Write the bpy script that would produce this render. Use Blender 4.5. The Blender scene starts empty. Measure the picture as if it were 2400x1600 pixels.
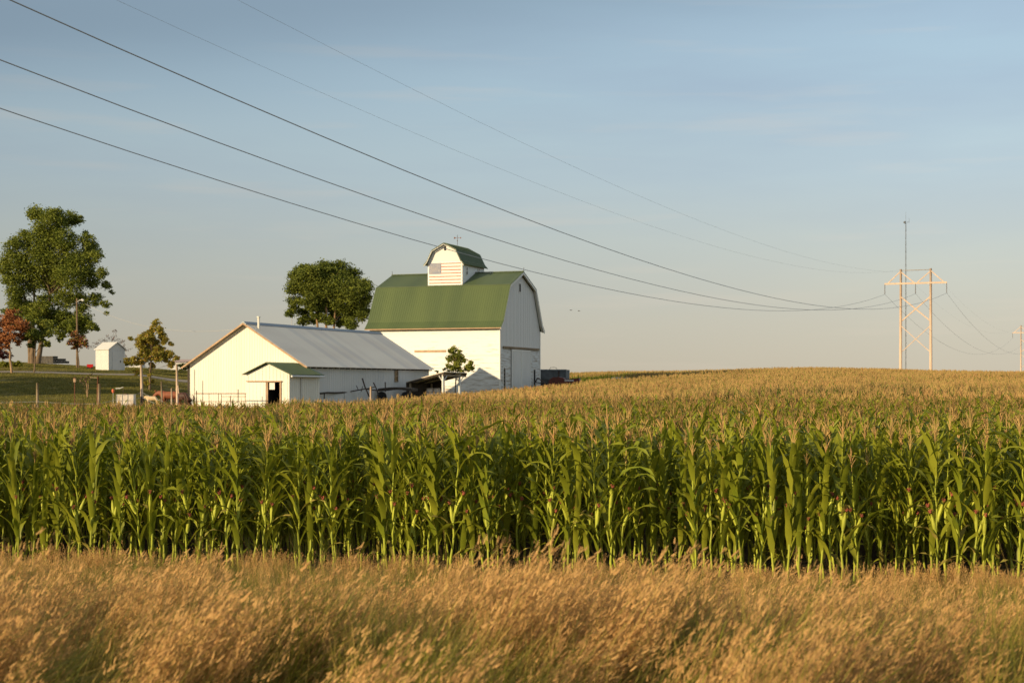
import bpy, math, random
import numpy as np
from mathutils import Vector, Matrix, Euler
R = math.radians
random.seed(7); rng = np.random.default_rng(7)
S = bpy.context.scene
COL = S.collection

# ------------------------------------------------------------------ camera
ZC, F, CX, HY = 2.87, 3400.0, 1200.0, 900.0
cd = bpy.data.cameras.new('camera'); cam = bpy.data.objects.new('camera', cd); COL.objects.link(cam)
cam.location = (0, 0, ZC); cam.rotation_euler = (R(90), 0, 0)
cd.sensor_width = 36; cd.lens = 36 * F / 2400; cd.shift_y = 100 / 2400
cd.clip_start = 0.1; cd.clip_end = 12000
cd.dof.use_dof = True; cd.dof.focus_distance = 27; cd.dof.aperture_fstop = 4.0
S.camera = cam

# ------------------------------------------------------------------ light
SUN_EL, SUN_DIR = 15.0, Vector((-.757, -.652))     # towards the sun
w = bpy.data.worlds.new('World'); S.world = w; w.use_nodes = True
nt = w.node_tree; N = nt.nodes; L = nt.links; N.clear()
out = N.new('ShaderNodeOutputWorld'); bg = N.new('ShaderNodeBackground')
sky = N.new('ShaderNodeTexSky'); sky.sky_type = 'NISHITA'; sky.sun_disc = False
sky.sun_elevation = R(SUN_EL); sky.sun_rotation = math.atan2(SUN_DIR.x, SUN_DIR.y)
sky.air_density = 1.0; sky.dust_density = 2.0; sky.ozone_density = 1.5
tc = N.new('ShaderNodeTexCoord'); sep = N.new('ShaderNodeSeparateXYZ'); L.new(tc.outputs['Generated'], sep.inputs[0])
ramp = N.new('ShaderNodeValToRGB'); L.new(sep.outputs['Z'], ramp.inputs[0])
def stops(r, lst):
    el = r.color_ramp.elements
    while len(el) > 1: el.remove(el[-1])
    el[0].position = lst[0][0]; el[0].color = (*lst[0][1], 1)
    for p, c in lst[1:]:
        e = el.new(p); e.color = (*c, 1)
stops(ramp, [(0.0, (.455, .405, .315)), (.045, (.455, .435, .36)), (.09, (.435, .465, .425)), (.14, (.385, .47, .50)), (.20, (.325, .435, .51)), (.27, (.285, .40, .50)), (.42, (.35, .41, .46)), (.65, (.37, .39, .41)), (1, (.34, .355, .375))])
# soft high cloud sheets: stretched noise in direction space
def wmath(op, a=None, b=None, va=None, vb=None):
    m = N.new('ShaderNodeMath'); m.operation = op
    if a is not None: L.new(a, m.inputs[0])
    if b is not None: L.new(b, m.inputs[1])
    if va is not None: m.inputs[0].default_value = va
    if vb is not None: m.inputs[1].default_value = vb
    return m.outputs[0]
vr = N.new('ShaderNodeMapping'); vr.inputs['Rotation'].default_value = (R(0), R(-6), 0); vr.inputs['Scale'].default_value = (1.4, 1.4, 9.0)
vr.inputs['Location'].default_value = (.3, 0, .55)
L.new(tc.outputs['Generated'], vr.inputs[0])
nz = N.new('ShaderNodeTexNoise'); nz.inputs['Scale'].default_value = 1.6; nz.inputs['Detail'].default_value = 5; nz.inputs['Roughness'].default_value = .55
L.new(vr.outputs[0], nz.inputs[0])
cr = N.new('ShaderNodeValToRGB'); L.new(nz.outputs['Fac'], cr.inputs[0])
stops(cr, [(.40, (0, 0, 0)), (.62, (1, 1, 1))])
up = N.new('ShaderNodeMapRange'); up.inputs[1].default_value = .02; up.inputs[2].default_value = .2; L.new(sep.outputs['Z'], up.inputs[0])
cf = wmath('MULTIPLY', cr.outputs[0], up.outputs[0]); cf = wmath('MULTIPLY', cf, vb=.35)
mx = N.new('ShaderNodeMix'); mx.data_type = 'RGBA'; L.new(cf, mx.inputs[0]); L.new(ramp.outputs[0], mx.inputs[6]); mx.inputs[7].default_value = (.245, .295, .40, 1)
# thin warm wisps
vr2 = N.new('ShaderNodeMapping'); vr2.inputs['Scale'].default_value = (2.2, 2.2, 26.0); vr2.inputs['Rotation'].default_value = (0, R(3), 0); L.new(tc.outputs['Generated'], vr2.inputs[0])
nz2 = N.new('ShaderNodeTexNoise'); nz2.inputs['Scale'].default_value = 2.3; nz2.inputs['Detail'].default_value = 6; L.new(vr2.outputs[0], nz2.inputs[0])
cr2 = N.new('ShaderNodeValToRGB'); L.new(nz2.outputs['Fac'], cr2.inputs[0]); stops(cr2, [(.56, (0, 0, 0)), (.74, (1, 1, 1))])
wf = wmath('MULTIPLY', cr2.outputs[0], vb=.22)
mx2 = N.new('ShaderNodeMix'); mx2.data_type = 'RGBA'; L.new(wf, mx2.inputs[0]); L.new(mx.outputs[2], mx2.inputs[6]); mx2.inputs[7].default_value = (.62, .52, .42, 1)
# physical sky blended with the veil of haze and cloud seen in the photograph
ns = N.new('ShaderNodeVectorMath'); ns.operation = 'SCALE'; ns.inputs['Scale'].default_value = .10; L.new(sky.outputs[0], ns.inputs[0])
mx3 = N.new('ShaderNodeMix'); mx3.data_type = 'RGBA'; mx3.inputs[0].default_value = .92; 
# broad slate cloud sheet with a soft slanting lower edge
c1 = wmath('MULTIPLY', sep.outputs['X'], vb=-.134); c1 = wmath('ADD', sep.outputs['Z'], c1)
nz3 = N.new('ShaderNodeTexNoise'); nz3.inputs['Scale'].default_value = 2.0; nz3.inputs['Detail'].default_value = 4
vr3 = N.new('ShaderNodeMapping'); vr3.inputs['Scale'].default_value = (1, 1, 5); L.new(tc.outputs['Generated'], vr3.inputs[0]); L.new(vr3.outputs[0], nz3.inputs[0])
c2 = wmath('MULTIPLY', nz3.outputs['Fac'], vb=.07); c1 = wmath('ADD', c1, c2)
cmr = N.new('ShaderNodeMapRange'); cmr.interpolation_type = 'SMOOTHSTEP'; cmr.inputs[1].default_value = .232; cmr.inputs[2].default_value = .31; cmr.inputs[4].default_value = .8; L.new(c1, cmr.inputs[0])
hfade = N.new('ShaderNodeMapRange'); hfade.inputs[1].default_value = .34; hfade.inputs[2].default_value = .6; hfade.inputs[3].default_value = 1; hfade.inputs[4].default_value = 0; L.new(sep.outputs['Z'], hfade.inputs[0])
cml = wmath('MULTIPLY', cmr.outputs[0], hfade.outputs[0])
mx4 = N.new('ShaderNodeMix'); mx4.data_type = 'RGBA'; L.new(cml, mx4.inputs[0]); L.new(mx2.outputs[2], mx4.inputs[6]); mx4.inputs[7].default_value = (.21, .29, .365, 1)
az = wmath('MULTIPLY_ADD', sep.outputs['X'], vb=.45)
bpy_m = az.node; bpy_m.inputs[2].default_value = .95
azc = N.new('ShaderNodeClamp'); azc.inputs[1].default_value = .80; azc.inputs[2].default_value = 1.08; L.new(az, azc.inputs[0])
azs = N.new('ShaderNodeVectorMath'); azs.operation = 'SCALE'; L.new(mx4.outputs[2], azs.inputs[0]); L.new(azc.outputs[0], azs.inputs['Scale'])
L.new(ns.outputs[0], mx3.inputs[6]); L.new(azs.outputs[0], mx3.inputs[7])
L.new(mx3.outputs[2], bg.inputs[0]); bg.inputs[1].default_value = 1.13
L.new(bg.outputs[0], out.inputs[0])
sd = bpy.data.lights.new('sun', 'SUN'); sun = bpy.data.objects.new('sun', sd); COL.objects.link(sun)
sd.energy = 5.0; sd.angle = R(.6); sd.color = (1.0, .78, .47)
ce = math.cos(R(SUN_EL)); to_sun = Vector((SUN_DIR.x * ce, SUN_DIR.y * ce, math.sin(R(SUN_EL))))
sun.rotation_euler = to_sun.to_track_quat('Z', 'Y').to_euler(); sun.location = to_sun * 200
S.view_settings.view_transform = 'Standard'; S.view_settings.look = 'None'
S.view_settings.exposure = 0.2; S.view_settings.gamma = 1; S.view_settings.use_curve_mapping = False
S.render.engine = 'CYCLES'
S.cycles.max_bounces = 6; S.cycles.transparent_max_bounces = 8

# ------------------------------------------------------------------ terrain
UT = [-3000, -1000, 0, 300, 440, 600, 850, 1100, 1300, 1500, 1900, 2400, 4200]
YT = [21, 40, 62, 80, 95, 105, 120, 140, 160, 200, 230, 300, 500, 1500, 6000]
ZT = [
 [0, -.1, -.3, .6, 1.8, 2.3, 3.0, 4.3, 5.2, 5.4, 5.0, 3.0, -1, -12, -60],
 [0, -.1, -.3, .6, 1.8, 2.3, 3.0, 4.3, 5.2, 5.4, 5.0, 3.0, -1, -12, -60],
 [0, -.1, -.35, .6, 1.8, 2.3, 3.0, 4.3, 5.25, 5.3, 4.8, 3.0, -1, -12, -60],
 [0, -.1, -.35, .4, 1.6, 2.1, 2.85, 3.95, 4.65, 4.75, 4.2, 2.5, -1, -12, -60],
 [0, -.1, -.4, .0, .7, 1.05, 1.9, 3.4, 4.3, 4.5, 4.0, 2.0, -1, -12, -60],
 [0, -.1, -.5, -.5, .5, 1.0, 1.3, 2.2, 2.8, 3.0, 2.8, 1.8, -1, -12, -60],
 [0, -.05, -.35, -.4, -.1, .4, .8, 1.2, 1.6, 2.0, 2.0, 1.5, -2, -12, -60],
 [0, 0, 0, 0, 0, .1, .35, .8, 1.2, 2.0, 2.1, 1.5, -2, -12, -60],
 [0, 0, .1, .2, .35, .45, .6, .85, 1.1, 2.0, 2.15, 1.6, -2, -12, -60],
 [0, .05, .25, .45, .65, .8, 1.05, 1.3, 1.7, 2.25, 2.35, 1.5, -2, -12, -60],
 [0, .1, .35, .65, .9, 1.05, 1.35, 1.75, 2.15, 2.7, 2.75, 2.2, -2, -12, -60],
 [0, .1, .35, .6, .85, 1.0, 1.25, 1.55, 1.8, 2.05, 2.0, 1.5, -2, -12, -60],
 [0, .1, .3, .5, .7, .9, 1.1, 1.4, 1.6, 1.8, 1.8, 1.2, -2, -12, -60]]
ZT = np.array(ZT, float)
ZT[0:6, 2:4] -= .22; ZT[6:10, 2:8] -= .25; ZT[5, 4] -= .1
RA = R(-9.8); RU = np.array([math.cos(RA), math.sin(RA)]); RV = np.array([-math.sin(RA), math.cos(RA)])   # corn row direction and its normal
FRONT = np.array([0.0, 21.3])
def gz_arr(x, y):
    x = np.asarray(x, float); y = np.asarray(y, float)
    u = CX + F * x / np.maximum(y, 21)
    u = np.clip(u, UT[0], UT[-1] - 1); yy = np.clip(y, 21, YT[-1] - 1)
    i = np.clip(np.searchsorted(UT, u, side='right') - 1, 0, len(UT) - 2); j = np.clip(np.searchsorted(YT, yy, side='right') - 1, 0, len(YT) - 2)
    U = np.array(UT, float); Yt = np.array(YT, float)
    a = (u - U[i]) / (U[i + 1] - U[i]); b = (yy - Yt[j]) / (Yt[j + 1] - Yt[j])
    a = a * a * (3 - 2 * a)
    z = (ZT[i, j] * (1 - a) + ZT[i + 1, j] * a) * (1 - b) + (ZT[i, j + 1] * (1 - a) + ZT[i + 1, j + 1] * a) * b
    d = (x - FRONT[0]) * RV[0] + (y - FRONT[1]) * RV[1]      # distance across the rows, negative = verge
    t = np.clip((-d - 6.5) / 8.0, 0, 1)
    z = z + 1.25 * t * t * (3 - 2 * t)
    return z
def gz(x, y): return float(gz_arr(x, y))
def W(px, py, Y): return Vector(((px - CX) / F * Y, Y, ZC + (HY - py) / F * Y))
def WX(px, Y): return (px - CX) / F * Y

def vnoise(x, y, seed=0):
    def h(i, j):
        n = np.sin(i * 127.1 + j * 311.7 + seed * 74.7) * 43758.5453
        return n - np.floor(n)
    xi = np.floor(x); yi = np.floor(y); fx = x - xi; fy = y - yi
    fx = fx * fx * (3 - 2 * fx); fy = fy * fy * (3 - 2 * fy)
    return (h(xi, yi) * (1 - fx) + h(xi + 1, yi) * fx) * (1 - fy) + (h(xi, yi + 1) * (1 - fx) + h(xi + 1, yi + 1) * fx) * fy

# ------------------------------------------------------------------ materials
def mat(name, col, rough=.7, col2=None, scale=4.0, stretch=(1, 1, 1), detail=4, lo=.35, hi=.65, metal=0, spec=.3, transl=0, bump=0, bscale=20, rand=0.0, coord='Object', tint=None):
    m = bpy.data.materials.new(name); m.use_nodes = True; t = m.node_tree; n = t.nodes; l = t.links
    p = n['Principled BSDF']; p.inputs['Roughness'].default_value = rough; p.inputs['Metallic'].default_value = metal
    p.inputs['Specular IOR Level'].default_value = spec
    c = n.new('ShaderNodeRGB'); c.outputs[0].default_value = (*col, 1); co = c.outputs[0]
    tcn = n.new('ShaderNodeTexCoord')
    if col2 is not None:
        mp = n.new('ShaderNodeMapping'); mp.inputs['Scale'].default_value = stretch; l.new(tcn.outputs[coord], mp.inputs[0])
        nz = n.new('ShaderNodeTexNoise'); nz.inputs['Scale'].default_value = scale; nz.inputs['Detail'].default_value = detail; l.new(mp.outputs[0], nz.inputs[0])
        rp = n.new('ShaderNodeMapRange'); rp.inputs[1].default_value = lo; rp.inputs[2].default_value = hi; l.new(nz.outputs['Fac'], rp.inputs[0])
        x = n.new('ShaderNodeMix'); x.data_type = 'RGBA'; l.new(rp.outputs[0], x.inputs[0]); l.new(co, x.inputs[6]); x.inputs[7].default_value = (*col2, 1); co = x.outputs[2]
    if rand > 0:
        oi = n.new('ShaderNodeObjectInfo'); mr = n.new('ShaderNodeMapRange'); l.new(oi.outputs['Random'], mr.inputs[0]); mr.inputs[3].default_value = 1 - rand; mr.inputs[4].default_value = 1 + rand
        sc = n.new('ShaderNodeVectorMath'); sc.operation = 'SCALE'; l.new(co, sc.inputs[0]); l.new(mr.outputs[0], sc.inputs['Scale']); co = sc.outputs[0]
    if tint is not None:      # second colour picked per instance
        oi = n.new('ShaderNodeObjectInfo'); fr = n.new('ShaderNodeMath'); fr.operation = 'MULTIPLY'; fr.inputs[1].default_value = 7.13; l.new(oi.outputs['Random'], fr.inputs[0])
        fc = n.new('ShaderNodeMath'); fc.operation = 'FRACT'; l.new(fr.outputs[0], fc.inputs[0])
        x = n.new('ShaderNodeMix'); x.data_type = 'RGBA'; l.new(fc.outputs[0], x.inputs[0]); l.new(co, x.inputs[6]); x.inputs[7].default_value = (*tint, 1); co = x.outputs[2]
    l.new(co, p.inputs['Base Color'])
    if bump:
        nb = n.new('ShaderNodeTexNoise'); nb.inputs['Scale'].default_value = bscale; nb.inputs['Detail'].default_value = 4; l.new(tcn.outputs['Object'], nb.inputs[0])
        b = n.new('ShaderNodeBump'); b.inputs['Strength'].default_value = bump; b.inputs['Distance'].default_value = .05; l.new(nb.outputs['Fac'], b.inputs['Height']); l.new(b.outputs[0], p.inputs['Normal'])
    if transl > 0:
        tr = n.new('ShaderNodeBsdfTranslucent'); l.new(co, tr.inputs[0]); ms = n.new('ShaderNodeMixShader'); ms.inputs[0].default_value = transl
        l.new(p.outputs[0], ms.inputs[1]); l.new(tr.outputs[0], ms.inputs[2]); l.new(ms.outputs[0], n['Material Output'].inputs[0])
    return m
M = {}
M['soil'] = mat('soil', (.10, .065, .035), .95, (.06, .04, .02), 2.0, bump=.6)
M['verge'] = mat('verge', (.16, .11, .05), .95, (.07, .08, .02), 1.5, bump=.5)
M['leaf'] = mat('corn_leaf', (.225, .26, .020), .48, (.145, .185, .014), 5, spec=.28, transl=.34, rand=.25, tint=(.31, .32, .028))
M['midrib'] = mat('corn_midrib', (.22, .25, .06), .5, transl=.2)
M['stalk'] = mat('corn_stalk', (.42, .45, .045), .5, (.30, .34, .04), 3, (1, 1, 2), spec=.3, transl=.08, rand=.2)
M['husk'] = mat('corn_husk', (.50, .52, .06), .55, (.36, .40, .05), 8, (4, 4, 1), transl=.1, rand=.15)
M['silk'] = mat('corn_silk', (.34, .10, .055), .8, (.20, .05, .03), 20, rand=.3)
M['tassel'] = mat('corn_tassel', (.54, .32, .125), .8, (.42, .26, .10), 10, rand=.2, tint=(.45, .32, .105), transl=.15)
M['leaf_far'] = mat('corn_leaf_top', (.20, .24, .024), .5, (.13, .17, .018), 1.2, spec=.3, transl=.25, rand=.3)
M['g_green'] = mat('grass_blade_green', (.25, .25, .028), .6, (.17, .19, .02), 3, transl=.3, rand=.3, tint=(.30, .26, .06))
M['g_stem'] = mat('grass_stem_tan', (.50, .34, .10), .7, (.36, .28, .07), 5, transl=.25, rand=.25)
M['g_head'] = mat('grass_seed_head', (.57, .325, .12), .8, (.42, .24, .09), 12, transl=.3, rand=.28, tint=(.68, .42, .16))
M['lawn'] = mat('lawn', (.12, .105, .022), .95, (.20, .155, .04), .35, (1, 2.2, 1), detail=8, bump=.4, bscale=6)
M['lawn_tan'] = mat('lawn_tan', (.36, .26, .09), .95, (.24, .20, .06), .6, (1, 2, 1), bump=.4)
M['gravel'] = mat('gravel', (.30, .26, .21), .95, (.2, .17, .13), 2, bump=.4)
M['bark'] = mat('bark', (.22, .15, .09), .9, (.12, .085, .05), 6, (1, 1, .3), bump=.6, bscale=8)
M['bark_pale'] = mat('bark_pale', (.42, .28, .16), .9, (.25, .16, .09), 5, (1, 1, .3), bump=.5, bscale=8)
def leafmat(nm, a, b, tl=.28): return mat(nm, a, .6, b, .55, transl=tl, detail=3, spec=.2)
M['t_big'] = leafmat('foliage_big', (.18, .215, .03), (.25, .275, .04))
M['t_dark'] = leafmat('foliage_dark', (.095, .125, .02), (.14, .165, .026))
M['t_oak'] = leafmat('foliage_oak', (.26, .27, .04), (.32, .27, .04))
M['t_oak2'] = leafmat('foliage_oak_rust', (.44, .27, .06), (.34, .26, .05))
M['t_red'] = leafmat('foliage_red', (.52, .22, .08), (.42, .17, .06))
M['t_burg'] = leafmat('foliage_burgundy', (.10, .025, .02), (.06, .02, .02))
M['t_lime'] = leafmat('foliage_lime', (.24, .24, .03), (.18, .20, .03))
M['t_mid'] = leafmat('foliage_mid', (.24, .28, .04), (.32, .32, .05))
M['twig'] = mat('twig', (.16, .10, .075), .9)
M['white_clap'] = None
def paint(name, streak, lo, hi, wood=(.30, .22, .13), base=(.78, .775, .74), vertical=False, rough=.55):
    m = bpy.data.materials.new(name); m.use_nodes = True; t = m.node_tree; n = t.nodes; l = t.links; p = n['Principled BSDF']
    p.inputs['Roughness'].default_value = rough; p.inputs['Specular IOR Level'].default_value = .25
    tcn = n.new('ShaderNodeTexCoord'); mp = n.new('ShaderNodeMapping'); mp.inputs['Scale'].default_value = (.5, .5, 5) if not vertical else (4, 4, .35); l.new(tcn.outputs['Object'], mp.inputs[0])
    nz = n.new('ShaderNodeTexNoise'); nz.inputs['Scale'].default_value = 1.3; nz.inputs['Detail'].default_value = 8; nz.inputs['Roughness'].default_value = .65; l.new(mp.outputs[0], nz.inputs[0])
    sp = n.new('ShaderNodeSeparateXYZ'); l.new(tcn.outputs['Object'], sp.inputs[0])
    hz = n.new('ShaderNodeMapRange'); l.new(sp.outputs['Z'], hz.inputs[0]); hz.inputs[1].default_value = 8; hz.inputs[2].default_value = 0; hz.inputs[3].default_value = -.04; hz.inputs[4].default_value = streak
    ad = n.new('ShaderNodeMath'); ad.operation = 'ADD'; l.new(nz.outputs['Fac'], ad.inputs[0]); l.new(hz.outputs[0], ad.inputs[1])
    rp = n.new('ShaderNodeMapRange'); rp.inputs[1].default_value = lo; rp.inputs[2].default_value = hi; l.new(ad.outputs[0], rp.inputs[0])
    x = n.new('ShaderNodeMix'); x.data_type = 'RGBA'; l.new(rp.outputs[0], x.inputs[0]); x.inputs[6].default_value = (*base, 1); x.inputs[7].default_value = (*wood, 1)
    l.new(x.outputs[2], p.inputs['Base Color']); return m
M['clap'] = paint('barn_clapboard', .16, .56, .78)
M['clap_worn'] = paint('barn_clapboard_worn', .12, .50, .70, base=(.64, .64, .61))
M['board_v'] = paint('barn_board_vertical', .06, .60, .86, vertical=True, base=(.68, .67, .64))
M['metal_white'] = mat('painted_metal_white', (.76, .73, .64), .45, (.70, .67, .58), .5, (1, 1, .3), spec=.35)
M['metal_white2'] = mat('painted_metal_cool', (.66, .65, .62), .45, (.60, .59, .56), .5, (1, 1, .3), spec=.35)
M['roof_green'] = mat('roof_green_metal', (.092, .125, .044), .48, (.07, .10, .038), .5, (1.1, .15, .15), spec=.35)
M['trim_green'] = mat('trim_green', (.08, .115, .04), .5)
RG = [mat('roof_zinc_sun_tint_%s' % k, c, .5, c2, .4, (1, .3, 1), spec=.3) for k, c, c2 in (('a', (.85, .75, .60), (.78, .68, .54)), ('b', (.88, .78, .62), (.82, .72, .57)), ('c', (.76, .69, .57), (.72, .63, .52)))]  # sheet metal tinted warm and light, sunlight on the shed slope put into its colour
M['zinc'] = mat('zinc_cap', (.22, .26, .29), .5, metal=.3)
M['wood_trim'] = mat('wood_trim', (.50, .33, .20), .7, (.38, .25, .15), 3)
M['wood_old'] = mat('old_wood', (.34, .26, .17), .85, (.22, .17, .11), 3, (1, 1, .3), bump=.4)
M['wood_pole'] = mat('pole_wood', (.66, .50, .37), .8, (.54, .39, .28), 1.5, (3, 3, .3))
M['dark'] = mat('dark_interior', (.018, .015, .012), .9)
M['wood_dark'] = mat('dark_wood', (.08, .06, .045), .85, (.05, .04, .03), 3)
M['glass'] = mat('window_glass', (.03, .035, .04), .12, spec=.5)
M['iron'] = mat('dark_iron', (.05, .045, .045), .7, (.09, .05, .03), 5)
M['rust'] = mat('rusty_iron', (.20, .08, .04), .8, (.12, .05, .03), 5)
M['wire'] = mat('aluminium_wire', (.42, .42, .42), .6)
M['insul'] = mat('insulator', (.17, .15, .14), .3)
M['grey_paint'] = mat('grey_paint', (.13, .14, .15), .6, (.09, .095, .1), 2)
M['red_paint'] = mat('red_paint_dull', (.16, .035, .025), .6, (.09, .03, .02), 3)
M['red_bright'] = mat('red_plastic', (.60, .03, .03), .45)
M['orange'] = mat('orange_plastic', (.60, .14, .06), .5)
M['white_pl'] = mat('white_plastic', (.74, .66, .56), .6, (.55, .46, .38), 4, lo=.4, hi=.6)
M['white_pt'] = mat('white_paint', (.78, .76, .70), .6)
M['flag_red'] = mat('faded_red_paint', (.55, .13, .09), .65, (.62, .26, .18), 3, lo=.4, hi=.7)
M['flag_blue'] = mat('faded_blue_paint', (.16, .18, .27), .65, (.26, .24, .27), 2.5)
M['horse_r'] = mat('chestnut_coat', (.26, .085, .035), .6, (.20, .06, .03), 3)
M['horse_d'] = mat('dark_bay_coat', (.085, .035, .022), .6, (.05, .025, .02), 3)
M['cream'] = mat('cream_coat', (.62, .46, .28), .7, (.5, .36, .2), 4)
M['stone'] = mat('stone_block', (.16, .145, .12), .9, (.10, .09, .08), 3, bump=.4)
M['rubber'] = mat('rubber', (.02, .02, .02), .8)
M['pink_roof'] = mat('distant_roof', (.42, .31, .27), .7)
M['lawn_blade'] = mat('lawn_blade', (.27, .22, .045), .7, (.18, .165, .035), .3, transl=.25, rand=.25)
M['lawn_blade2'] = mat('lawn_blade_olive', (.15, .145, .03), .7, (.11, .115, .022), .3, transl=.2, rand=.25)
M['leaf_dry'] = mat('corn_leaf_dry', (.42, .33, .08), .7, (.30, .27, .05), 6, transl=.25, rand=.2)
M['milk'] = mat('broad_weed_leaf', (.22, .27, .06), .6, (.17, .22, .05), 6, transl=.25)

# ------------------------------------------------------------------ mesh helpers
class MB:
    def __init__(s): s.v = []; s.f = []; s.m = []
    def quad(s, a, b, c, d, m=0):
        i = len(s.v); s.v += [tuple(a), tuple(b), tuple(c), tuple(d)]; s.f.append((i, i + 1, i + 2, i + 3)); s.m.append(m)
    def poly(s, pts, m=0):
        i = len(s.v); s.v += [tuple(p) for p in pts]; s.f.append(tuple(range(i, i + len(pts)))); s.m.append(m)
    def hexa(s, p, m=0):   # p: 8 points, bottom 4 (ccw) then top 4
        i = len(s.v); s.v += [tuple(q) for q in p]
        for f in ((0, 3, 2, 1), (4, 5, 6, 7), (0, 1, 5, 4), (1, 2, 6, 5), (2, 3, 7, 6), (3, 0, 4, 7)): s.f.append(tuple(i + k for k in f)); s.m.append(m)
    def box(s, x0, x1, y0, y1, z0, z1, m=0):
        s.hexa([(x0, y0, z0), (x1, y0, z0), (x1, y1, z0), (x0, y1, z0), (x0, y0, z1), (x1, y0, z1), (x1, y1, z1), (x0, y1, z1)], m)
    def beam(s, a, b, w, h, m=0, upv=(0, 0, 1)):
        a = Vector(a); b = Vector(b); d = (b - a).normalized(); up = Vector(upv)
        if abs(d.dot(up)) > .98: up = Vector((0, 1, 0))
        sx = d.cross(up).normalized() * w / 2; sz = sx.cross(d).normalized() * h / 2
        s.hexa([a - sx - sz, a + sx - sz, b + sx - sz, b - sx - sz, a - sx + sz, a + sx + sz, b + sx + sz, b - sx + sz], m)
    def tube(s, pts, rad, n=6, m=0, cap=True):
        pts = [Vector(p) for p in pts]; i0 = len(s.v); k = len(pts)
        ref = Vector((0, 0, 1))
        for j, p in enumerate(pts):
            d = (pts[min(j + 1, k - 1)] - pts[max(j - 1, 0)]).normalized()
            r_ = ref if abs(d.dot(ref)) < .95 else Vector((1, 0, 0))
            u = d.cross(r_).normalized(); v = d.cross(u)
            r = rad[j] if hasattr(rad, '__len__') else rad
            for q in range(n):
                a = 2 * math.pi * q / n; s.v.append(tuple(p + u * r * math.cos(a) + v * r * math.sin(a)))
        for j in range(k - 1):
            for q in range(n):
                a = i0 + j * n + q; b = i0 + j * n + (q + 1) % n; s.f.append((a, b, b + n, a + n)); s.m.append(m)
        if cap:
            s.f.append(tuple(i0 + q for q in range(n))); s.m.append(m); s.f.append(tuple(i0 + (k - 1) * n + n - 1 - q for q in range(n))); s.m.append(m)
    def add(s, o, T=None):
        i = len(s.v); s.v += [tuple(T @ Vector(p)) for p in o.v] if T is not None else list(o.v)
        s.f += [tuple(i + k for k in f) for f in o.f]; s.m += o.m
    def mesh(s, name, mats, smooth=False):
        me = bpy.data.meshes.new(name); me.from_pydata(s.v, [], s.f)
        for mm in (mats if isinstance(mats, (list, tuple)) else [mats]): me.materials.append(mm)
        if any(s.m): me.polygons.foreach_set('material_index', s.m)
        if smooth: me.polygons.foreach_set('use_smooth', [True] * len(me.polygons))
        me.update(); return me
    def build(s, name, mats, parent=None, smooth=False, kind=None, label=None):
        o = bpy.data.objects.new(name, s.mesh(name, mats, smooth)); COL.objects.link(o)
        if parent is not None: o.parent = parent
        if kind: o['kind'] = kind
        if label: o['label'] = label
        return o
def tag(o, label, cat, group=None, kind=None):
    o['label'] = label; o['category'] = cat
    if group: o['group'] = group
    if kind: o['kind'] = kind
    return o
def thing(name, loc=(0, 0, 0), rz=0, label=None, cat=None, group=None):
    o = bpy.data.objects.new(name, None); COL.objects.link(o); o.location = loc; o.rotation_euler = (0, 0, rz); o.empty_display_size = .3
    if label: tag(o, label, cat, group)
    return o
def link_copy(o, parent=None, suffix=None):
    c = o.copy(); COL.objects.link(c); c.parent = parent; return c
def copy_tree(o, parent=None):
    c = link_copy(o, parent)
    for ch in list(o.children): copy_tree(ch, c)
    return c

# ------------------------------------------------------------------ ground sheets
def strip_axis(segs):
    a = []
    for s0, s1, n in segs: a += list(np.linspace(s0, s1, n, endpoint=False))
    a.append(segs[-1][1]); return np.array(a)
xs = strip_axis([(-5000, -400, 12), (-400, -120, 20), (-120, 160, 180), (160, 500, 24), (500, 5000, 12)])
ys = strip_axis([(-600, -20, 8), (-20, 30, 50), (30, 260, 170), (260, 600, 34), (600, 6000, 14)])
X, Y = np.meshgrid(xs, ys); Z = gz_arr(X, Y)
def sheet(name, X, Y, Z, mats, midx=None, kind='structure'):
    n, m = X.shape; me = bpy.data.meshes.new(name)
    v = np.stack([X.ravel(), Y.ravel(), Z.ravel()], 1)
    ii = (np.arange(n - 1)[:, None] * m + np.arange(m - 1)[None, :]).ravel()
    f = np.stack([ii, ii + 1, ii + m + 1, ii + m], 1)
    me.from_pydata(v.tolist(), [], f.tolist())
    for q in mats: me.materials.append(q)
    if midx is not None: me.polygons.foreach_set('material_index', midx(v[f].mean(1)))
    me.polygons.foreach_set('use_smooth', [True] * len(f)); me.update()
    o = bpy.data.objects.new(name, me); COL.objects.link(o); o['kind'] = kind; return o
YEND_U = [-3000, 0, 300, 430, 520, 600, 850, 1000, 1100, 1250, 1350, 1420, 1480, 1500, 4200]
YEND = [62, 62, 63, 68, 78, 86, 94, 104, 113, 126, 138, 148, 160, 250, 250]
def corn_end(x, y):
    u = CX + F * np.asarray(x) / np.maximum(y, 21); return np.interp(u, YEND_U, YEND)
def in_corn(x, y):
    u = CX + F * x / np.maximum(y, 21); e = np.interp(u, YEND_U, YEND)
    far = (u > 1292) & (u <= 1500) & (y > 182) & (y < 250)
    d = (x - FRONT[0]) * RV[0] + (y - FRONT[1]) * RV[1]
    return (d > -.2) & ((y < e) | far)
def gmat(c):
    x, y = c[:, 0], c[:, 1]; d = (x - FRONT[0]) * RV[0] + (y - FRONT[1]) * RV[1]
    r = np.where(in_corn(x, y) | (y > 250), 0, 2)
    return np.where(d < -.2, 1, r).astype(int)
tag(sheet('ground', X, Y, Z, [M['soil'], M['verge'], M['lawn']], gmat), 'gently rolling farmland ground with lawn, field soil and grassy verge', 'ground')
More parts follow.
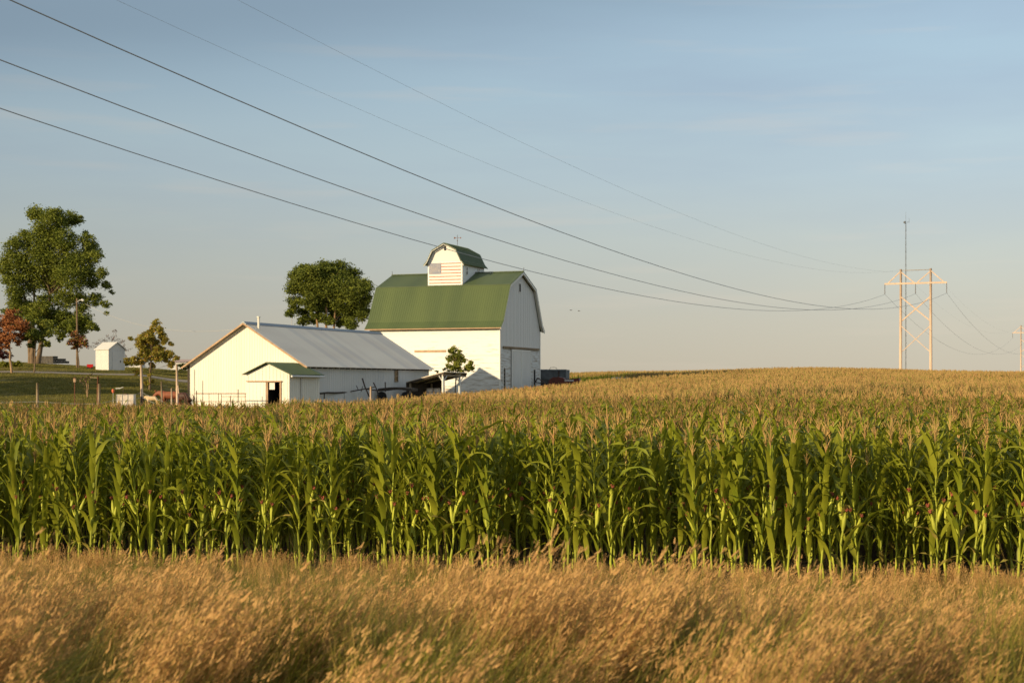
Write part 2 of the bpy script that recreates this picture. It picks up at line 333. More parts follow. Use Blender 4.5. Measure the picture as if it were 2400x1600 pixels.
# farm lane crossing the lawn
def ribbon(name, pts, wid, m, lift):
    b = MB(); prev = None
    for i, (x, y) in enumerate(pts):
        q = np.array(pts[min(i + 1, len(pts) - 1)]) - np.array(pts[max(i - 1, 0)]); q = q / np.linalg.norm(q); nn = np.array([-q[1], q[0]]) * wid / 2
        a = (x + nn[0], y + nn[1]); c = (x - nn[0], y - nn[1]); row = [Vector((p[0], p[1], gz(*p) + lift)) for p in (a, ((a[0] + c[0]) / 2, (a[1] + c[1]) / 2), c)]
        if prev: b.quad(prev[0], row[0], row[1], prev[1]); b.quad(prev[1], row[1], row[2], prev[2])
        prev = row
    o = b.build(name, m, kind='structure'); return o
ln = ribbon('lane', [(x, 134 + .06 * (x + 60) + .8 * math.sin(x * .12)) for x in np.arange(-110, -22, 1.0)], 3.0, M['gravel'], .05)
tag(ln, 'pale gravel farm lane crossing the lawn below the small white shed', 'lane')
ln2 = ribbon('tan_grass_strip', [(x, 140 + .05 * (x + 60)) for x in np.arange(-110, -27, 1.5)], 3.2, M['lawn_tan'], .045)  # ribbon of paler tan colour laid over the lawn
tag(ln2, 'paler tan strip of grass along the upper edge of the lane', 'dry grass')
# road shoulder under the camera
rd = ribbon('road', [tuple(FRONT + RU * a - RV * 19.0) for a in np.arange(-120, 121, 4)], 6.5, mat('asphalt', (.05, .05, .05), .85, (.065, .062, .06), 8), .06)
tag(rd, 'asphalt country road on the low bank beside the cornfield', 'road')

# ------------------------------------------------------------------ barn
BROT = math.atan2(-.345, .9386)
def frame_pt(O, x, y, z): return Vector((O[0] + .9386 * x + .345 * y, O[1] - .345 * x + .9386 * y, z))
BO = (-1.15, 135.0)
barn = thing('barn', (BO[0], BO[1], 0), BROT, 'tall white gambrel barn with green metal roof and flag painted on its cupola', 'barn')
def bx_(px, yl=0.0):      # local x on the plane local y = yl
    r = (px - CX) / F; return (r * (BO[1] + .9386 * yl) - BO[0] - .345 * yl) / (.9386 + .345 * r)
def by_(px, xl=0.0):      # local y on the plane local x = xl
    r = (px - CX) / F; return (r * (BO[1] - .345 * xl) - BO[0] - .9386 * xl) / (.345 - .9386 * r)
def bz_(py, xl, yl): return ZC + (HY - py) / F * (BO[1] - .345 * xl + .9386 * yl)
BL, BW = 13.3, 11.4
PROF = [(0, 8.35), (2.0, 12.1), (5.7, 13.55), (9.4, 12.1), (11.4, 8.35)]
def prof(y, P=PROF): return float(np.interp(y, [p[0] for p in P], [p[1] for p in P]))
# body shell
b = MB()
bk = BL
pr = [(p[0], p[1] - .04) for p in PROF]
for x, fl in ((-.02, 0), (-BL, 1)):
    pts = [(x, 0, -1)] + [(x, p[0], p[1]) for p in pr] + [(x, BW, -1)]
    b.poly(pts if fl else pts[::-1])
b.quad((-BL, .02, -1), (-.02, .02, -1), (-.02, .02, 8.3), (-BL, .02, 8.3)); b.quad((-.02, BW, -1), (-BL, BW, -1), (-BL, BW, 8.3), (-.02, BW, 8.3))
b.build('wall', M['board_v'], barn)
# horizontal clapboards on the front
b = MB(); bh = .155; z = -.2; k = 0
while z < 8.2:
    x = -BL
    while x < 0:
        ln_ = random.uniform(2.4, 4.9); x1 = min(0, x + ln_ - .006)
        o_ = random.uniform(0, .006); sag = random.uniform(-.006, .006)
        b.hexa([(x, -.035 - o_, z + sag), (x1, -.035 - o_, z - sag), (x1, .015, z), (x, .015, z), (x, -.008, z + bh + .01), (x1, -.008, z + bh + .01), (x1, .015, z + bh), (x, .015, z + bh)])
        x = x + ln_
    z += bh
b.build('front_siding', M['clap'], barn, kind='stuff')
# weathered belt boards on the front wall
b = MB(); xa, xb = bx_(972), bx_(1046); za = bz_(823, xa, 0)
b.box(xa, xb, -.075, -.03, za - .11, za + .1); 
bl = b.build('belt_board', M['wood_trim'], barn); bl['label'] = 'peeling brown belt board'
b = MB(); b.box(bx_(1100), -.1, -.06, -.03, bz_(832, -2, 0) - .05, bz_(832, -2, 0) + .05); b.build('belt_board', M['white_pt'], barn)
# corner boards
for x0, x1, y0, y1 in ((-.06, .07, -.07, .10), (-BL - .05, -BL + .1, -.07, .1), (-.05, .07, BW - .12, BW + .05)):
    b = MB(); b.box(x0, x1, y0, y1, -.5, 8.1); b.build('corner_board', M['white_pt'], barn)
# gable end: vertical boards above the door track, horizontal below
ztrack = bz_(816, 0, 5.7)
b = MB(); y = .1; bwid = .24
while y < BW - .1:
    y1 = min(y + bwid - .012, BW - .1); o_ = random.uniform(.012, .022)
    t0, t1 = prof(y) - .12, prof(y1) - .12
    b.hexa([(-.01, y, ztrack), (o_, y, ztrack), (o_, y1, ztrack), (-.01, y1, ztrack), (-.01, y, t0), (o_, y, t0), (o_, y1, t1), (-.01, y1, t1)])
    y += bwid
b.build('gable_boards', M['board_v'], barn, kind='stuff')
b = MB(); yd0, yd1 = by_(1197), by_(1242)
for ya, yb in ((.1, yd0 - .05), (yd1 + .05, BW - .12)):
    z = -.2
    while z < ztrack - .2:
        o_ = random.uniform(.03, .045)
        b.hexa([(-.01, ya, z), (o_, ya, z), (o_, yb, z), (-.01, yb, z), (-.01, ya, z + .155), (.008, ya, z + .155), (.008, yb, z + .155), (-.01, yb, z + .155)])
        z += .155
b.build('gable_siding', M['clap_worn'], barn, kind='stuff')
b = MB(); b.box(-.02, .12, by_(1178), by_(1262), ztrack - .13, ztrack + .1); b.box(.12, .16, by_(1180), by_(1258), ztrack - .03, ztrack + .05); b.build('door_track', M['wood_old'], barn)
ym = (yd0 + yd1) / 2
for ya, yb in ((yd0, ym - .02), (ym + .02, yd1)):
    b = MB(); b.box(.06, .10, ya, yb, -.1, ztrack - .16); d = b.build('sliding_door', M['metal_white2'], barn)
    for q in (ya + .02, yb - .14):
        b = MB(); b.box(.10, .125, q, q + .12, -.1, ztrack - .16); b.build('door_stile', M['white_pt'], d)
    for q in (ztrack - .3, .5):
        b = MB(); b.box(.10, .12, ya + .16, yb - .16, q, q + .12); b.build('door_rail', M['white_pt'], d)
    for q in np.linspace(ya + .5, yb - .4, 5):
        b = MB(); b.box(.10, .108, q, q + .03, .63, ztrack - .31); b.build('panel_rib', M['metal_white2'], d)
# small openings in the gable end
def opening(parent, y0, y1, z0, z1, ladder=False, nm='window'):
    b = MB(); b.box(.0, .045, y0, y1, z0, z1); o = b.build(nm, M['dark'], parent)
    b = MB()
    for a in ((y0 - .08, y0, z0 - .08, z1 + .08), (y1, y1 + .08, z0 - .08, z1 + .08), (y0, y1, z1, z1 + .08), (y0, y1, z0 - .08, z0)): b.box(0, .06, *a)
    b.build('frame', M['white_pt'], o)
    if ladder:
        for q in np.arange(z0 + .2, z1 - .1, .32):
            b = MB(); b.box(.045, .075, y0 + .01, y1 - .01, q, q + .09); b.build('slat', M['wood_old'], o)
    return o
opening(barn, by_(1179.5), by_(1183.5), .2, bz_(862, 0, 1.2), True)
opening(barn, by_(1249.5), by_(1254), .2, bz_(866, 0, 9.5))
yw = 5.45; opening(barn, yw - .22, yw + .22, bz_(684, 0, yw), bz_(665, 0, yw))
# rake trim along the gable
b = MB()
RK = [(-.55, 8.12), (.12, 8.75), (2.0, 12.22), (5.7, 13.7), (9.4, 12.22), (11.28, 8.75), (11.95, 8.12)]
for p, q in zip(RK[:-1], RK[1:]):
    b.beam((.33, p[0], p[1] - .13), (.33, q[0], q[1] - .13), .04, .20)
b.build('rake_board', M['white_pt'], barn)
for p, q in zip(RK[:-1], RK[1:]):
    b = MB(); b.hexa([(.03, p[0], p[1] - .07), (.31, p[0], p[1] - .07), (.31, q[0], q[1] - .07), (.03, q[0], q[1] - .07), (.03, p[0], p[1] - .03), (.31, p[0], p[1] - .03), (.31, q[0], q[1] - .03), (.03, q[0], q[1] - .03)]); b.build('soffit', M['white_pt'], barn)
# roof: sheets with thickness
RX0, RX1 = -BL - .35, .36
def roof_sheet(P, x0, x1, th, mm, parent, name='roof'):
    b = MB()
    for p, q in zip(P[:-1], P[1:]):
        d = Vector((0, q[0] - p[0], q[1] - p[1])).normalized(); n = Vector((0, -d.z, d.y)) * th
        A, B_, C_, D_ = Vector((x0, *p)), Vector((x1, *p)), Vector((x1, *q)), Vector((x0, *q))
        b.hexa([A, B_, C_, D_, A + n, B_ + n, C_ + n, D_ + n])
    return b.build(name, mm, parent)
segs = list(zip(RK[:-1], RK[1:]))
for p, q in segs:
    rs = roof_sheet([p, q], RX0, RX1, .045, M['roof_green'], barn, 'roof')
    rs['label'] = 'green ribbed metal roof slope'
    b = MB(); d = Vector((0, q[0] - p[0], q[1] - p[1])); L_ = d.length; d.normalize(); n = Vector((0, -d.z, d.y))
    x = RX0 + .12
    while x < RX1 - .05:
        a0 = Vector((x, *p)) + n * .046; a1 = Vector((x, *q)) + n * .046
        sx = Vector((.022, 0, 0)); h_ = n * .015
        b.hexa([a0 - sx, a0 + sx, a1 + sx, a1 - sx, a0 - sx * .5 + h_, a0 + sx * .5 + h_, a1 + sx * .5 + h_, a1 - sx * .5 + h_])
        x += .229
    b.build('roof_rib', M['roof_green'], rs, kind='stuff')
b = MB(); b.beam((RX0, 5.7, 13.79), (RX1, 5.7, 13.79), .30, .05); b.build('ridge_cap', M['trim_green'], barn)
for p in (RK[2], RK[4]):
    b = MB(); b.beam((RX0, p[0], p[1] + .05), (RX1, p[0], p[1] + .05), .12, .03); b.build('roof_flashing', M['trim_green'], barn)
b = MB(); b.box(RX0 + .02, RX1 - .02, -.58, -.55, 8.04, 8.13); b.build('fascia', M['wood_trim'], barn)
b = MB()
for x in (RX0, RX1 - .04): b.beam((x + .02, 5.7, 13.8), (x + .02, 5.7, 14.15), .03, .03)
b.build('lightning_rod', M['iron'], barn)
# cupola
CXL, CXR, CYF, CYB = -8.26, -4.68, 2.3, 8.0
cm = (CXL + CXR) / 2; hw = (CXR - CXL) / 2
zc0, ze, zb, zp = 11.6, 14.55, 15.72, 16.38
cup = MB(); cp = [(CXL, ze + .05), (cm - 1.24, zb - .06), (cm, zp - .06), (cm + 1.24, zb - .06), (CXR, ze + .05)]
for yy, fl in ((CYF, 0), (CYB, 1)):
    pts = [(CXL, yy, zc0)] + [(a, yy, c) for a, c in cp] + [(CXR, yy, zc0)]
    cup.poly(pts[::-1] if not fl else pts)
cup.quad((CXR, CYF, zc0), (CXR, CYB, zc0), (CXR, CYB, ze + .05), (CXR, CYF, ze + .05)); cup.quad((CXL, CYB, zc0), (CXL, CYF, zc0), (CXL, CYF, ze + .05), (CXL, CYB, ze + .05))
cupola = cup.build('cupola', M['board_v'], barn); cupola['label'] = 'white cupola with small gambrel roof'
# siding on the cupola (vertical boards above, horizontal boards under the flag)
b = MB(); z = 12.2
while z < 14.5:
    b.hexa([(CXL, CYF - .03, z), (CXR, CYF - .03, z), (CXR, CYF, z), (CXL, CYF, z), (CXL, CYF - .012, z + .16), (CXR, CYF - .012, z + .16), (CXR, CYF, z + .16), (CXL, CYF, z + .16)])
    z += .16
z = 12.3
while z < ze:
    b.hexa([(CXR, CYF, z), (CXR + .03, CYF, z), (CXR + .03, CYB, z), (CXR, CYB, z), (CXR, CYF, z + .16), (CXR + .01, CYF, z + .16), (CXR + .01, CYB, z + .16), (CXR, CYB, z + .16)])
    z += .16
b.build('cupola_siding', M['clap'], cupola, kind='stuff')
def czf(py): return ZC + (HY - py) / F * (BO[1] + .345 * 6.4 + .9386 * CYF)
fz1, fz0 = czf(615.5), czf(665); fx0, fx1 = CXL + .14, CXR - .14
sh = (fz1 - fz0) / 13; can_x = fx0 + (fx1 - fx0) * .385
for k in range(13):
    zt = fz1 - k * sh; x0 = can_x if k < 7 else fx0
    b = MB(); b.box(x0, fx1, CYF - .050, CYF - .031, zt - sh + .035, zt - .035)
    if k % 2 == 0: b.build('flag_stripe', M['flag_red'], cupola)
    else: b.build('flag_stripe', M['white_pt'], cupola)
b = MB(); b.box(fx0, can_x - .02, CYF - .052, CYF - .03, fz1 - 7 * sh + .02, fz1 - .01)
canton = b.build('flag_canton', M['flag_blue'], cupola); canton['label'] = 'faded blue canton with white stars'
cw, chh = can_x - .02 - fx0, 7 * sh - .03
k = 0
for r_ in range(9):
    for c_ in range(6 if r_ % 2 == 0 else 5):
        sx = fx0 + cw * (2 * c_ + 1 + (r_ % 2)) / 12; sz = fz1 - .01 - chh * (r_ + 1) / 10
        pts = [(sx + (.052 if q % 2 == 0 else .022) * math.sin(q * math.pi / 5), CYF - .058, sz + (.052 if q % 2 == 0 else .022) * math.cos(q * math.pi / 5)) for q in range(10)]
        b = MB(); b.poly(pts[::-1]); b.poly([(p[0], CYF - .053, p[2]) for p in pts])
        for q in range(10):
            a, c = pts[q], pts[(q + 1) % 10]; b.quad(a, c, (c[0], CYF - .053, c[2]), (a[0], CYF - .053, a[2]))
        b.build('star', M['white_pt'], canton)
CK = [(CXL - .30, 14.30), (CXL + .04, 14.68), (cm - 1.24, zb), (cm, zp), (cm + 1.24, zb), (CXR - .04, 14.68), (CXR + .30, 14.30)]
for p, q in zip(CK[:-1], CK[1:]):
    b = MB(); d = Vector((q[0] - p[0], 0, q[1] - p[1])).normalized(); n = Vector((-d.z, 0, d.x)) * .045; y0, y1 = CYF - .38, CYB + .3
    P = [Vector((p[0], y0, p[1])), Vector((p[0], y1, p[1])), Vector((q[0], y1, q[1])), Vector((q[0], y0, q[1]))]
    b.hexa([P[0], P[3], P[2], P[1], P[0] + n, P[3] + n, P[2] + n, P[1] + n])
    yy = y0 + .15
    while yy < y1 - .1:
        a0 = Vector((p[0], yy, p[1])) + n * 1.02; a1 = Vector((q[0], yy, q[1])) + n * 1.02; sy = Vector((0, .02, 0)); hh = n * .5
        b.hexa([a0 - sy, a1 - sy, a1 + sy, a0 + sy, a0 - sy * .5 + hh, a1 - sy * .5 + hh, a1 + sy * .5 + hh, a0 + sy * .5 + hh]); yy += .23
    b.build('cupola_roof', M['roof_green'], cupola)
b = MB()
for p, q in zip(CK[:-1], CK[1:]): b.beam((p[0], CYF - .36, p[1] - .10), (q[0], CYF - .36, q[1] - .10), .035, .15, upv=(0, 1, 0))
b.build('cupola_rake', M['white_pt'], cupola)
b = MB(); b.box(cm - .09, cm + .09, CYF - .06, CYF - .01, 15.72, 16.05); b.build('cupola_vent', M['dark'], cupola)
def cup_window(px0, px1, z0, z1):
    y0, y1 = by_(px0, CXR), by_(px1, CXR)
    b = MB(); b.box(CXR + .01, CXR + .05, y0, y1, z0, z1); o = b.build('cupola_window', M['glass'], cupola)
    b = MB(); e = .07
    for a in ((y0 - e, y0, z0 - e, z1 + e), (y1, y1 + e, z0 - e, z1 + e), (y0, y1, z1, z1 + e), (y0, y1, z0 - e, z0), (y0, y1, (z0 + z1) / 2 - .025, (z0 + z1) / 2 + .025)): b.box(CXR + .01, CXR + .07, *a)
    b.build('frame', M['white_pt'], o)
yq = (by_(1091, CXR) + by_(1096, CXR)) / 2
cup_window(1091.5, 1095, bz_(643, CXR, yq), bz_(626, CXR, yq)); yq = by_(1121, CXR); cup_window(1119, 1122.5, bz_(640, CXR, yq), bz_(631, CXR, yq))
vane = thing('weather_vane', frame_pt(BO, cm, 5.4, 16.35), BROT, 'thin weather vane with ball and arrow standing on the cupola ridge', 'weather vane')
b = MB(); b.tube([(0, 0, 0), (0, 0, 1.15)], .018, 6); b.build('rod', M['iron'], vane)
bm = MB(); bm.tube([(0, 0, .50), (0, 0, .56), (0, 0, .62), (0, 0, .66)], [.02, .06, .06, .02], 8); bm.build('ball', M['insul'], vane, True)
b = MB(); b.beam((-.3, 0, .85), (.3, 0, .85), .02, .03); b.poly([(.3, 0, .76), (.45, 0, .85), (.3, 0, .94)]); b.quad((-.36, .01, .76), (-.2, .01, .8), (-.2, .01, .9), (-.36, .01, .96)); b.build('arrow', M['rust'], vane)

# ------------------------------------------------------------------ long shed
SO = (-15.04, 105.0); SW_, SLN = 9.64, 22.6
shed = thing('long_shed', (SO[0], SO[1], 0), BROT, 'long low white metal shed with a pale grey metal roof in front of the barn', 'shed')
ze_, zr_ = 4.38, 7.36
b = MB()
gp = [(-SW_, ze_), (-SW_ / 2, zr_ - .05), (0, ze_)]
for yy, fl in ((0, 0), (SLN, 1)):
    pts = [(-SW_, yy, -.5)] + [(a, yy, c) for a, c in gp] + [(0, yy, -.5)]
    b.poly(pts[::-1] if not fl else pts)
b.quad((-SW_, SLN, -.5), (-SW_, 0, -.5), (-SW_, 0, ze_), (-SW_, SLN, ze_))
b.build('wall', M['metal_white'], shed)
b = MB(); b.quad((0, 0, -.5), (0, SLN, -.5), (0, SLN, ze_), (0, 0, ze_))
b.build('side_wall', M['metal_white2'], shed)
# corrugated gable panels: each sheet one part, ribs proud
def gshed(x): return zr_ - .12 - abs(x + SW_ / 2) * (zr_ - ze_) / (SW_ / 2)
npan = 11
for k in range(npan):
    x0 = -SW_ + .04 + k * (SW_ - .08) / npan; x1 = x0 + (SW_ - .08) / npan - .006
    b = MB(); xs_ = [x0, x1] if not (x0 < -SW_ / 2 < x1) else [x0, -SW_ / 2, x1]
    for a, c in zip(xs_[:-1], xs_[1:]): b.hexa([(a, -.02, -.4), (c, -.02, -.4), (c, -.004, -.4), (a, -.004, -.4), (a, -.02, gshed(a)), (c, -.02, gshed(c)), (c, -.004, gshed(c)), (a, -.004, gshed(a))])
    for q in range(4):
        rx = x0 + .04 + q * (x1 - x0) / 4; zt = gshed(rx) - .02
        b.hexa([(rx, -.034, -.4), (rx + .05, -.034, -.4), (rx + .07, -.02, -.4), (rx - .02, -.02, -.4), (rx, -.034, zt), (rx + .05, -.034, zt), (rx + .07, -.02, zt), (rx - .02, -.02, zt)])
    b.build('wall_panel', M['metal_white'], shed)
b = MB()
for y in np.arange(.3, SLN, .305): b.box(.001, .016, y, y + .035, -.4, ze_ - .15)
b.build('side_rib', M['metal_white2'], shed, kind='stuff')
OH = .42
slope = (zr_ - ze_) / (SW_ / 2)
npan = 24
for sgn in (1, -1):
    for k in range(npan):
        y0 = -.38 + k * (SLN + .76) / npan; y1 = y0 + (SLN + .76) / npan - .004
        xe = 0 + OH if sgn > 0 else -SW_ - OH
        ze2 = ze_ - OH * slope; xr = -SW_ / 2
        n = Vector((slope * sgn, 0, 1)).normalized() * .03
        n += Vector((0, 0, random.uniform(0, .006)))
        b = MB(); nf = 12; zz = Vector((0, 0, random.uniform(0, .006))); nn = n.normalized()
        for q in range(nf):
            ya_, yb_ = y0 + (y1 - y0) * q / nf, y0 + (y1 - y0) * (q + 1) / nf; ha, hb_ = (.036 * (q % 2), .036 * ((q + 1) % 2))
            pa, pb, pc, pd = Vector((xe, ya_, ze2)) + nn * ha + zz, Vector((xr, ya_, zr_)) + nn * ha + zz, Vector((xr, yb_, zr_)) + nn * hb_ + zz, Vector((xe, yb_, ze2)) + nn * hb_ + zz
            b.quad(pa, pd, pc, pb) if sgn > 0 else b.quad(pa, pb, pc, pd)
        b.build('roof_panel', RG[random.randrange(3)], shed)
b = MB(); b.hexa([(-SW_ / 2 - .28, -.4, zr_ - .1), (-SW_ / 2 + .28, -.4, zr_ - .1), (-SW_ / 2 + .28, SLN + .4, zr_ - .1), (-SW_ / 2 - .28, SLN + .4, zr_ - .1), (-SW_ / 2 - .03, -.4, zr_ + .11), (-SW_ / 2 + .03, -.4, zr_ + .11), (-SW_ / 2 + .03, SLN + .4, zr_ + .11), (-SW_ / 2 - .03, SLN + .4, zr_ + .11)])
b.build('ridge_cap', M['zinc'], shed)
for sg in (1, -1):
    b = MB(); xe = OH + .02 if sg > 0 else -SW_ - OH - .02; b.beam((xe, -.41, ze_ - OH * slope - .06), (-SW_ / 2, -.41, zr_ - .05), .05, .12); b.build('rake_board', M['wood_trim'], shed)
b = MB()
for y in np.arange(.1, SLN + .3, .93): b.box(.0, OH - .04, y, y + .05, ze_ - OH * slope - .1, ze_ - OH * slope - .01)
b.build('rafter_tail', M['wood_dark'], shed, kind='stuff')
b = MB(); b.tube([(-SW_ / 2 + .75, .55, zr_ - .6), (-SW_ / 2 + .75, .55, zr_ + .42)], .09, 10); b.tube([(-SW_ / 2 + .75, .55, zr_ + .42), (-SW_ / 2 + .75, .55, zr_ + .5)], .14, 10); b.build('vent_pipe', M['metal_white'], shed)
b = MB(); b.box(-SW_ - .1, -SW_ + .02, -.1, .02, -.4, ze_ - .1); b.build('corner_trim', M['wood_dark'], shed)
def sy_(px): r = (px - CX) / F; return (r * SO[1] - SO[0]) / (.345 - .9386 * r)
ya, yb = sy_(925), sy_(931.5); zz0, zz1 = ZC + (HY - 893) / F * (SO[1] + .9386 * ya), ZC + (HY - 869.5) / F * (SO[1] + .9386 * ya)
b = MB(); b.box(.012, .03, ya, yb, zz0, zz1); wn = b.build('window', M['glass'], shed)
b = MB()
for a in ((ya - .07, ya, zz0 - .07, zz1 + .07), (yb, yb + .07, zz0 - .07, zz1 + .07), (ya, yb, zz1, zz1 + .07), (ya, yb, zz0 - .07, zz0), (ya, yb, (zz0 + zz1) / 2 - .03, (zz0 + zz1) / 2 + .03)): b.box(.01, .06, *a)
b.build('frame', M['wood_old'], wn)
# entry porch as its own building block (moves with the shed)
PX0, PX1, PY0 = 1.25 - 3.37, 1.25, -4.46
pez, ppz = 3.58, 4.33; pm = (PX0 + PX1) / 2
b = MB()
b.poly([(PX0, PY0, -.4), (PX0, PY0, pez), (pm, PY0, ppz - .05), (PX1, PY0, pez), (PX1, PY0, -.4), (pm + .95, PY0, -.4), (pm + .95, PY0, 3.02), (pm + .02, PY0, 3.02), (pm + .02, PY0, -.4)][::-1])
b.quad((PX1, PY0, -.4), (PX1, 0, -.4), (PX1, 0, pez), (PX1, PY0, pez)); b.quad((PX0, 0, -.4), (PX0, PY0, -.4), (PX0, PY0, pez), (PX0, 0, pez)); b.quad((0.01, 0, -.4), (PX1, 0, -.4), (PX1, 0, pez), (.01, 0, pez))
b.build('porch_wall', M['metal_white'], shed)
b = MB()
x = PX0 + .1
while x < PX1 - .05:
    zt = pez + (1 - abs(x - pm) / (3.37 / 2)) * (ppz - pez) - .12
    zb_ = 3.1 if pm - .05 < x < pm + 1.0 else -.4
    b.box(x, x + .035, PY0 - .018, PY0 - .001, zb_, zt); x += .28
y = PY0 + .2
while y < -.1: b.box(PX1 + .001, PX1 + .018, y, y + .035, -.4, pez - .05); y += .28
b.build('porch_rib', M['metal_white'], shed, kind='stuff')
b = MB()
b.box(pm + .0, pm + 1.0, PY0 + .02, PY0 + 2.0, -.3, -.25)
for a in ((pm - .1, pm + .0), (pm + 1.0, pm + 1.1)): b.box(*a, PY0 + .02, PY0 + 2.4, -.3, 3.1)
b.box(pm - .1, pm + 1.1, PY0 + 2.4, PY0 + 2.5, -.3, 3.1); b.box(pm - .1, pm + 1.1, PY0 + .02, PY0 + 2.4, 3.1, 3.15)
b.build('dark_interior', M['dark'], shed)
b = MB(); b.box(PX0 + .06, pm - .12, PY0 - .10, PY0 - .05, -.3, 3.0)
dr = b.build('sliding_door', M['metal_white'], shed)
for q in np.linspace(PX0 + .25, pm - .3, 5):
    b = MB(); b.box(q, q + .03, PY0 - .112, PY0 - .10, -.3, 2.95); b.build('panel_rib', M['metal_white'], dr)
b = MB(); b.box(PX0 + .02, pm + 1.12, PY0 - .13, PY0 - .02, 3.03, 3.11); b.build('door_track', M['wood_trim'], shed)
for a in ((pm - .13, pm + .02), (pm + .95, pm + 1.07)):
    b = MB(); b.box(*a, PY0 - .06, PY0 + .04, -.3, 3.0); b.build('door_post', M['wood_trim'], shed)
b = MB(); b.box(pm + .06, pm + .5, PY0 + .06, PY0 + .09, 2.5, 3.0); b.build('hanging_sheet', M['metal_white'], shed)
for sg, xe in ((1, PX1 + .28), (-1, PX0 - .22)):
    b = MB(); sl = (ppz - pez) / (3.37 / 2); ze2 = pez - abs(xe - (PX1 if sg > 0 else PX0)) * sl + .04; n = Vector((sl * sg, 0, 1)).normalized() * .04
    P = [Vector((xe, PY0 - .3, ze2)), Vector((pm, PY0 - .3, ppz + .03)), Vector((pm, .2 if sg > 0 else -.03, ppz + .03)), Vector((xe, .2 if sg > 0 else -.03, ze2))]
    if sg > 0: P = [P[0], P[3], P[2], P[1]]
    b.hexa([*P, *[p + n for p in P]])
    for q in np.arange(.15, 4.5, .3):
        a0 = Vector((xe, PY0 - .3 + q, ze2)) + n; a1 = Vector((pm, PY0 - .3 + q, ppz + .03)) + n; sy = Vector((0, .02, 0)); hh = Vector((0, 0, .028))
        b.hexa([a0 - sy, a0 + sy, a1 + sy, a1 - sy, a0 - sy * .4 + hh, a0 + sy * .4 + hh, a1 + sy * .4 + hh, a1 - sy * .4 + hh])
    b.build('porch_roof', M['roof_green'], shed)
b = MB(); b.tube([(PX1 + .33, PY0 - .28, 3.42), (PX1 + .33, .1, 3.40)], .07, 8); b.build('gutter', M['metal_white2'], shed)
b = MB(); b.tube([(PX1 + .07, PY0 + 1.6, 3.3), (PX1 + .07, PY0 + 1.6, .3)], .05, 8); b.build('downspout', M['metal_white2'], shed)

# ------------------------------------------------------------------ small white shed on the rise
sx_, sy0 = WX(254.5, 147), 147.0; szg = gz(sx_, sy0) - .05
th = R(-36); out_ = thing('garden_shed', (sx_, sy0, szg), th, 'small white gabled garden shed on the rise behind the lawn', 'shed')
b = MB(); q = 2.05; eh, ph = 2.25, 2.92
b.quad((-q, 0, -.3), (0, 0, -.3), (0, 0, eh), (-q, 0, eh)); b.poly([(0, 0, -.3), (0, q, -.3), (0, q, eh), (0, q / 2, ph), (0, 0, eh)])
b.quad((0, q, -.3), (-q, q, -.3), (-q, q, eh), (0, q, eh)); b.poly([(-q, 0, -.3), (-q, 0, eh), (-q, q / 2, ph), (-q, q, eh), (-q, q, -.3)])
b.build('wall', M['metal_white2'], out_)
b = MB()
for k in np.arange(.1, q, .2): b.box(-k - .03, -k, -.012, 0, -.2, eh); b.box(0, .012, k, k + .03, -.2, eh)
b.build('wall_rib', M['metal_white2'], out_, kind='stuff')
b = MB(); b.box(.012, .04, .45, 1.6, 0, 2.0); o = b.build('door', M['metal_white2'], out_); b = MB(); b.box(.04, .07, 1.42, 1.5, .9, 1.1); b.build('handle', M['iron'], o)
for sg in (0, 1):
    b = MB(); y0 = -.12 if sg == 0 else q + .12; z0 = eh - .06; n = Vector((0, 0, .05))
    P = [Vector((-q - .15, y0, z0)), Vector((.15, y0, z0)), Vector((.15, q / 2, ph + .03)), Vector((-q - .15, q / 2, ph + .03))]
    if sg: P = P[::-1]
    b.hexa([*P, *[p + n for p in P]]); b.build('roof', M['metal_white2'], out_)
rbx = thing('red_barrel_cart', (WX(211, 150), 150, gz(WX(211, 150), 150)), .2, 'small bright red tub standing left of the small white shed', 'tub')
b = MB(); b.hexa([(-.25, -.2, .12), (.25, -.2, .12), (.25, .2, .12), (-.25, .2, .12), (-.32, -.26, .52), (.32, -.26, .52), (.32, .26, .52), (-.32, .26, .52)]); b.build('tub', M['red_bright'], rbx)
b = MB(); b.tube([(-.2, -.3, .12), (-.2, -.24, .12)], .12, 10); b.tube([(.2, -.3, .12), (.2, -.24, .12)], .12, 10); b.build('wheel', M['rubber'], rbx)

